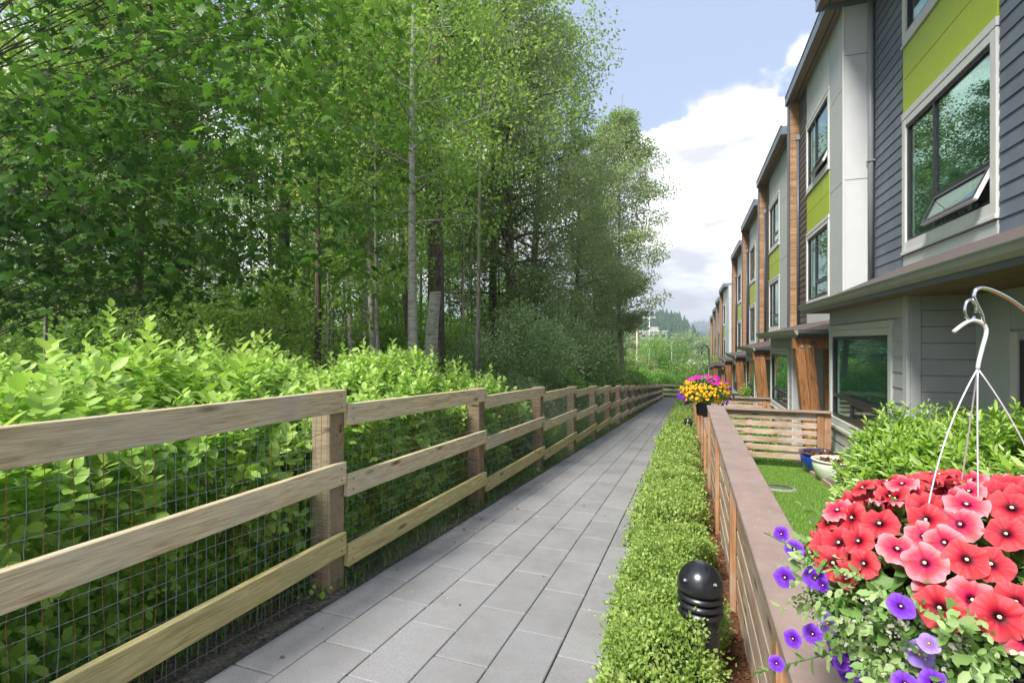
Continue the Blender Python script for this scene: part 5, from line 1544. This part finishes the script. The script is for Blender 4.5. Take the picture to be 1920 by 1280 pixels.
def basket():
    cx, cy = .515, 1.14
    r = thing('hanging_basket', (cx, cy, ZC-.72), 'black hanging basket overflowing with big red petunias and small purple ones', 'flower basket')
    z0 = ZC-.46
    # pot
    n = 44
    prof = [(0, -.27), (.105, -.27), (.125, -.25), (.165, -.02), (.178, -.02), (.178, .015), (.160, .015), (.15, -.04), (0, -.04)]
    lathe('pot', prof, M['blackplastic'], r, (cx, cy, z0), n)
    for k in range(20):
        a = 2*math.pi*k/20
        beam('pot_rib', (cx+.128*math.cos(a), cy+.128*math.sin(a), z0-.25), (cx+.166*math.cos(a), cy+.166*math.sin(a), z0-.03), .004, .008, M['blackplastic'], r, 0, up=(math.cos(a), math.sin(a), 0))
    # wires
    top = Vector((.487, 1.106, ZC-.048))
    ends = [(.395, 1.05, ZC-.28), (.475, 1.075, ZC-.335), (.50, 1.20, ZC-.30), (.60, 1.12, ZC-.31)]
    for e in ends:
        e = Vector(e); mid = top.lerp(e, .5)+Vector(((e.x-top.x)*.16, 0, .012))
        tube('hanger_wire', [top.lerp(mid, k/12).lerp(mid.lerp(e, k/12), k/12) for k in range(13)]+[e+Vector((0, 0, -.12))], .00135, M['whitewire'], r, 6)
    # white hook
    c_, s_ = .943, .3327
    def loc(px_r, h): # metres right of the wire and up
        return Vector((top.x+px_r*c_, top.y+px_r*s_, ZC+h))
    q = [loc(0, -.050), loc(.001, -.040), loc(.008, -.012), loc(.014, .008), loc(.016, .020), loc(.012, .030), loc(.002, .036), loc(-.010, .038), loc(-.020, .034), loc(-.032, .026), loc(-.043, .017)]
    pts = []
    for i in range(len(q)-1):
        for k in range(3): pts.append(q[i].lerp(q[i+1], k/3))
    pts.append(q[-1])
    sm = [pts[0]]+[(pts[i-1]+pts[i]*2+pts[i+1])/4 for i in range(1, len(pts)-1)]+[pts[-1]]
    tube('hook', sm, [.0024]+[.0033]*(len(sm)-1), M['whitewire'], r, 10)
    # shape of the planting: a low dome spilling over
    def dome(a, e, k=1.0, rx=.265, rz=.195):
        return Vector((cx+rx*k*math.cos(a)*math.cos(e), cy+rx*k*math.sin(a)*math.cos(e), z0-.01+rz*k*math.sin(e)))
    reds = [flower_mesh('petunia_flower', M['red'], .085, .55, s, cup=.5) for s in (1, 2, 3, 4)]
    pinks = [flower_mesh('petunia_flower', M['pink'], .10, .5, s, cup=.6) for s in (5, 6)]
    vio = [flower_mesh('purple_flower', M['violet'], .03, .6, s) for s in (7, 8)]
    lil = [flower_mesh('purple_flower', M['lilac'], .05, .5, s) for s in (9,)]
    placed = []; tries = 0
    rb = random.Random(5)
    while len(placed) < 150 and tries < 12000:
        tries += 1
        a = rb.uniform(-math.pi, math.pi); e = rb.uniform(.22, 1.45)
        p = dome(a, e, rb.uniform(.93, 1.03))
        tocam = (Vector((0, 0, ZC))-p).normalized()
        # the red flowers crowd the top; the lower edge is left to the small ones
        if min([(p-q_).length for q_ in placed] or [9]) < .0295: continue
        placed.append(p)
        nn = Vector((math.cos(a)*math.cos(e), math.sin(a)*math.cos(e), math.sin(e)*.8+.25)).normalized()
        nn = (nn+tocam*rb.uniform(.25, 1.0)+Vector((rb.gauss(0, .34), rb.gauss(0, .34), rb.gauss(0, .3)))).normalized()
        pk = rb.random() < .27
        put_flower('petunia_flower', rb.choice(pinks if pk else reds), p+nn*.02, nn, rb.uniform(.025, .034), r)
    # purple ones round the skirt
    for k in range(46):
        a = rb.uniform(-math.pi, math.pi); e = rb.uniform(-.75, .14)
        p = dome(a, e, rb.uniform(1.0, 1.12), .27, .24)
        tocam = (Vector((0, 0, ZC))-p).normalized()
        nn = (Vector((math.cos(a), math.sin(a), .2))+tocam*.9+Vector((rb.gauss(0, .3), rb.gauss(0, .3), rb.gauss(0, .3)))).normalized()
        put_flower('purple_flower', rb.choice(vio if rb.random() < .75 else lil), p, nn, rb.uniform(.013, .023), r)
    for (dx, dy, dz, sz) in ((-.13, -.25, -.16, .022), (-.06, -.27, -.17, .024), (.02, -.28, -.15, .026), (-.02, -.27, -.07, .019), (.09, -.26, -.12, .024), (.05, -.25, -.20, .022), (-.10, -.26, -.05, .018), (-.315, -.03, .05, .018), (-.335, -.05, .0, .020), (-.33, .02, .06, .016), (-.29, -.08, .02, .021), (-.33, -.10, -.09, .016), (-.36, -.12, -.13, .014), (-.30, -.11, -.07, .017)):
        nn = Vector((-.4+rb.gauss(0, .2), -1, .5)).normalized()
        put_flower('purple_flower', rb.choice(vio), (cx+dx, cy+dy, z0+dz), nn, sz, r)
    for (qx, qy, qh, sz, mi_) in ((.354, .92, -.50, .020, 0), (.458, .957, -.49, .025, 1), (.313, .906, -.50, .017, 0), (.306, .90, -.385, .018, 1), (.425, .945, -.42, .017, 2), (.52, .98, -.53, .026, 0), (.40, .93, -.555, .020, 1), (.60, 1.0, -.50, .022, 1), (.345, .915, -.44, .014, 2)):
        nn = Vector((-qx*.5+rb.gauss(0, .12), -qy*.6, .35-qh*.4)).normalized()
        put_flower('purple_flower', (vio+lil)[mi_], (qx-.012, qy-.03, ZC+qh), nn, sz, r)
    # foliage: petunia leaves inside, small pale trailing leaves round the skirt
    n = 2600; a = rng.uniform(-math.pi, math.pi, n); e = rng.uniform(-.3, 1.5, n); k = rng.uniform(.55, .98, n)
    Pp = np.stack([cx+.265*k*np.cos(a)*np.cos(e), cy+.265*k*np.sin(a)*np.cos(e), z0-.02+.19*k*np.sin(e)], 1)
    D = np.stack([np.cos(a), np.sin(a), rng.normal(size=n)*.5+.2], 1)+rng.normal(size=(n, 3))*.5
    leaves('foliage', Pp, D, rdir(n, 1.2, .5), .026+.022*rng.random(n), T_oval(.26), M['flowerleaf'], rng.random(n)*.8, parent=r)
    n = 250; a = rng.uniform(-math.pi, math.pi, n); a[:150] = rng.uniform(-3.0, -1.2, 150)
    e = rng.uniform(-.9, .25, n)
    base = np.stack([cx+.20*np.cos(a), cy+.20*np.sin(a), z0+.02+.10*np.sin(e)], 1)
    d = np.stack([np.cos(a), np.sin(a), e*.9], 1)+rng.normal(size=(n, 3))*.22
    shoots('trailing_foliage', base, d, .06+.09*rng.random(n), 14, .024, M['flowerleaf'], r, T=T_oval(.25), tipvar=.5, w0=.15)
    n = 360; a = rng.uniform(-3.14, 3.14, n); a[:230] = rng.uniform(-3.3, -2.0, 230); e = rng.uniform(-.6, .25, n)
    base = np.stack([cx+.21*np.cos(a), cy+.21*np.sin(a), z0-.01+.12*e], 1)
    d = np.stack([np.cos(a), np.sin(a), e*.8], 1)+rng.normal(size=(n, 3))*.35
    shoots('trailing_foliage', base, d, .035+.055*rng.random(n), 13, .0105, M['bacopa'], r, T=T_oval(.33), tipvar=.4, w0=.3)
    # one long trailing stem lying over the fence cap
    for (ax, ay, az, ddx, ddy, ddz, L, nl, ls) in ((.30, 1.06, ZC-.55, -.95, -.1, -.42, .20, 15, .022), (.24, 1.10, ZC-.42, -.9, .25, .30, .10, 9, .018), (.32, 1.00, ZC-.62, -.8, -.45, -.22, .15, 12, .02)):
        shoots('trailing_foliage', np.array([[ax, ay, az]]), np.array([[ddx, ddy, ddz]]), [L], nl, ls, M['flowerleaf'], r, T=T_oval(.27), tipvar=.3, w0=.2)
        dv = Vector((ddx, ddy, ddz)).normalized(); tube('stem', [(ax, ay, az), Vector((ax, ay, az))+dv*L], .0012, M['flowerleaf'], r, 5)
M['bacopa'] = leafm('small_pale_leaf', (.17, .29, .08), (.33, .45, .17), .3, .5, .3, (.62, .60, .52))
basket()
# shepherd hook the basket hangs from
def crook():
    px, py = .85, 1.30
    r = thing('shepherd_hook', (px, py, g(px, py)), 'polished metal plant hook holding the red petunia basket', 'plant hook')
    c_, s_ = .943, .3327
    o = Vector((.487, 1.106, ZC))
    def loc(a, h): return Vector((o.x+a*c_, o.y+a*s_, ZC+h))
    q = [loc(-.002, .032), loc(.004, .022), loc(.010, .030), loc(.008, .048), loc(-.002, .066), loc(-.008, .080), loc(-.004, .092), loc(.006, .096), loc(.024, .092), loc(.05, .080), loc(.08, .060), loc(.12, .025), loc(.17, -.03), loc(.24, -.12), loc(.32, -.26)]
    q = q[2:]
    pts = []
    for i in range(len(q)-1):
        for k in range(4): pts.append(q[i].lerp(q[i+1], k/4))
    pts.append(q[-1])
    for _ in range(3): pts = [pts[0]]+[(pts[i-1]+pts[i]*2+pts[i+1])/4 for i in range(1, len(pts)-1)]+[pts[-1]]
    e = Vector((px, py, ZC-.45)); pts += [pts[-1].lerp(e, .5), e, Vector((px, py, g(px, py)-.2))]
    tube('crook', pts, .0034, M['chrome'], r, 12)
    ring = [loc(-.013+.010*math.cos(t), .056+.018*math.sin(t)) for t in np.linspace(-.3, 5.6, 20)]
    tube('ring', ring, .0026, M['chrome'], r, 8)
crook()

# yellow and magenta basket on the lower fence cap
def yellow_pot():
    x0, y0_, zt = .235, 8.25, ZC-1.14
    r = thing('flower_pot', (x0, y0_, zt), 'black square pot of yellow and magenta flowers sitting on the lower fence cap', 'flower pot')
    V = []; 
    for (s, z) in ((.085, 0), (.125, .27), (.137, .27), (.137, .30), (.12, .30), (.11, .22)):
        for a, b in ((-1, -1), (1, -1), (1, 1), (-1, 1)): V.append((x0+a*s, y0_+b*s, zt+z))
    F = [(3, 2, 1, 0)]
    for i in range(5):
        for k in range(4): F.append((i*4+k, i*4+(k+1) % 4, (i+1)*4+(k+1) % 4, (i+1)*4+k))
    F.append((20, 21, 22, 23))
    mobj('pot', raw('pot', V, F, M['blackplastic']), r)
    for k in range(5): bx('pot_rib', (x0-.10+.045*k, x0-.085+.045*k), (y0_-.126, y0_-.10), (zt+.03, zt+.26), M['blackplastic'], r, .002)
    cz = zt+.36; rx, rz = .36, .23
    ym = [flower_mesh('yellow_flower', M['yellow'], .03, .35, s) for s in (21, 22)]
    mm = [flower_mesh('magenta_flower', M['magenta'], .05, .4, s) for s in (23, 24)]
    pm = [flower_mesh('purple_flower', M['violet'], .03, .5, s) for s in (25,)]
    rb = random.Random(9)
    def dome(a, e, k=1): return Vector((x0+.03+rx*k*math.cos(a)*math.cos(e), y0_+rx*k*math.sin(a)*math.cos(e), cz+rz*k*math.sin(e)))
    for k in range(190):
        a = rb.uniform(-math.pi, .5); e = rb.uniform(-.55, .75); p = dome(a, e, rb.uniform(.9, 1.08))
        nn = Vector((math.cos(a)+rb.gauss(0, .4), math.sin(a)+rb.gauss(0, .3), math.sin(e)+.5+rb.gauss(0, .4))).normalized()
        put_flower('yellow_flower', rb.choice(ym), p, nn, rb.uniform(.019, .027), r, anther=False)
    for k in range(62):
        a = rb.uniform(-math.pi, math.pi); e = rb.uniform(.62, 1.4); p = dome(a, e, rb.uniform(.98, 1.12))
        nn = Vector((math.cos(a)*.6+rb.gauss(0, .3), -.5+rb.gauss(0, .3), .9)).normalized()
        put_flower('magenta_flower', rb.choice(mm), p, nn, rb.uniform(.026, .036), r, anther=False)
    for k in range(22):
        a = rb.choice((rb.uniform(-3.4, -2.6), rb.uniform(-.7, .2))); e = rb.uniform(-.9, .3); p = dome(a, e, rb.uniform(1.02, 1.18))
        put_flower('purple_flower', pm[0], p, Vector((math.cos(a), -.9, .3)).normalized(), rb.uniform(.02, .032), r, anther=False)
    n = 2600; a = rng.uniform(-3.14, 3.14, n); e = rng.uniform(-.9, 1.4, n); k = rng.uniform(.5, 1.03, n)
    Pp = np.stack([x0+.03+rx*k*np.cos(a)*np.cos(e), y0_+rx*k*np.sin(a)*np.cos(e), cz+rz*k*np.sin(e)], 1)
    leaves('foliage', Pp, rdir(n), rdir(n, 1), .03+.02*rng.random(n), T_oval(), M['flowerleaf'], rng.random(n)*.7, parent=r)
    # plant hanger wires
    t = Vector((.20, 8.3, ZC-.36))
    for e in ((.10, 8.2, cz+.15), (.32, 8.2, cz+.15), (.24, 8.5, cz+.15)):
        tube('hanger_wire', [t, e], .0035, M['wireg'], r, 5)
    tube('hanger_hook', [t, t+Vector((0, 0, .08)), t+Vector((.03, 0, .13)), t+Vector((.06, 0, .10))], .005, M['wireg'], r, 6)
yellow_pot()
lp = thing('plant_hook', (.34, 8.75, g(.34, 8.75)), 'thin black pole with a crook behind the yellow flowers', 'plant hook')
tube('pole', [(.34, 8.75, g(.34, 8.75)-.1), (.34, 8.75, ZC-.12)], .012, M['blackmetal'], lp, 8)
tube('crook', [(.34, 8.75, ZC-.13), (.31, 8.72, ZC-.07), (.25, 8.6, ZC-.06), (.215, 8.45, ZC-.12), (.22, 8.4, ZC-.2)], .009, M['blackmetal'], lp, 8)
# far lamp on the wall end

# ================================================================== litter on the path
n = 170
e_ = rng.random(n)
Pp = np.stack([np.where(e_ < .6, -2.0+.35*rng.random(n)**2, rng.uniform(-1.9, -.5, n)), 1.3+rng.random(n)**.9*16, np.zeros(n)], 1); Pp[:, 2] = gz(Pp[:, 0], Pp[:, 1])+.005
Dd = rdir(n); Dd[:, 2] *= .12
tag(leaves('leaf_litter', Pp, Dd, rdir(n, 2.5, .4), .012+.028*rng.random(n)**2, T_oval(.3), M['dry'], kind='stuff'), 'small dry leaves and bits lying on the paving', 'leaf litter')
n = 2600
ci_ = rng.integers(0, 5, n); jx = np.array([-1.742, -1.452, -1.165, -.882, -.608])[ci_]
yy_ = 1.2+rng.random(n)*14
k_ = (np.sin(yy_*2.1+ci_*2)+np.sin(yy_*5.3+ci_)) > .55
Pp = np.stack([jx+rng.normal(size=n)*.003, yy_, gz(0, yy_)-.003], 1)[k_]; n = len(Pp)
tag(leaves('joint_moss', Pp, rdir(n), rdir(n, 1), .006+.008*rng.random(n), T_quad(), M['moss'], kind='stuff'), 'moss and tiny weeds in the paving joints', 'moss')
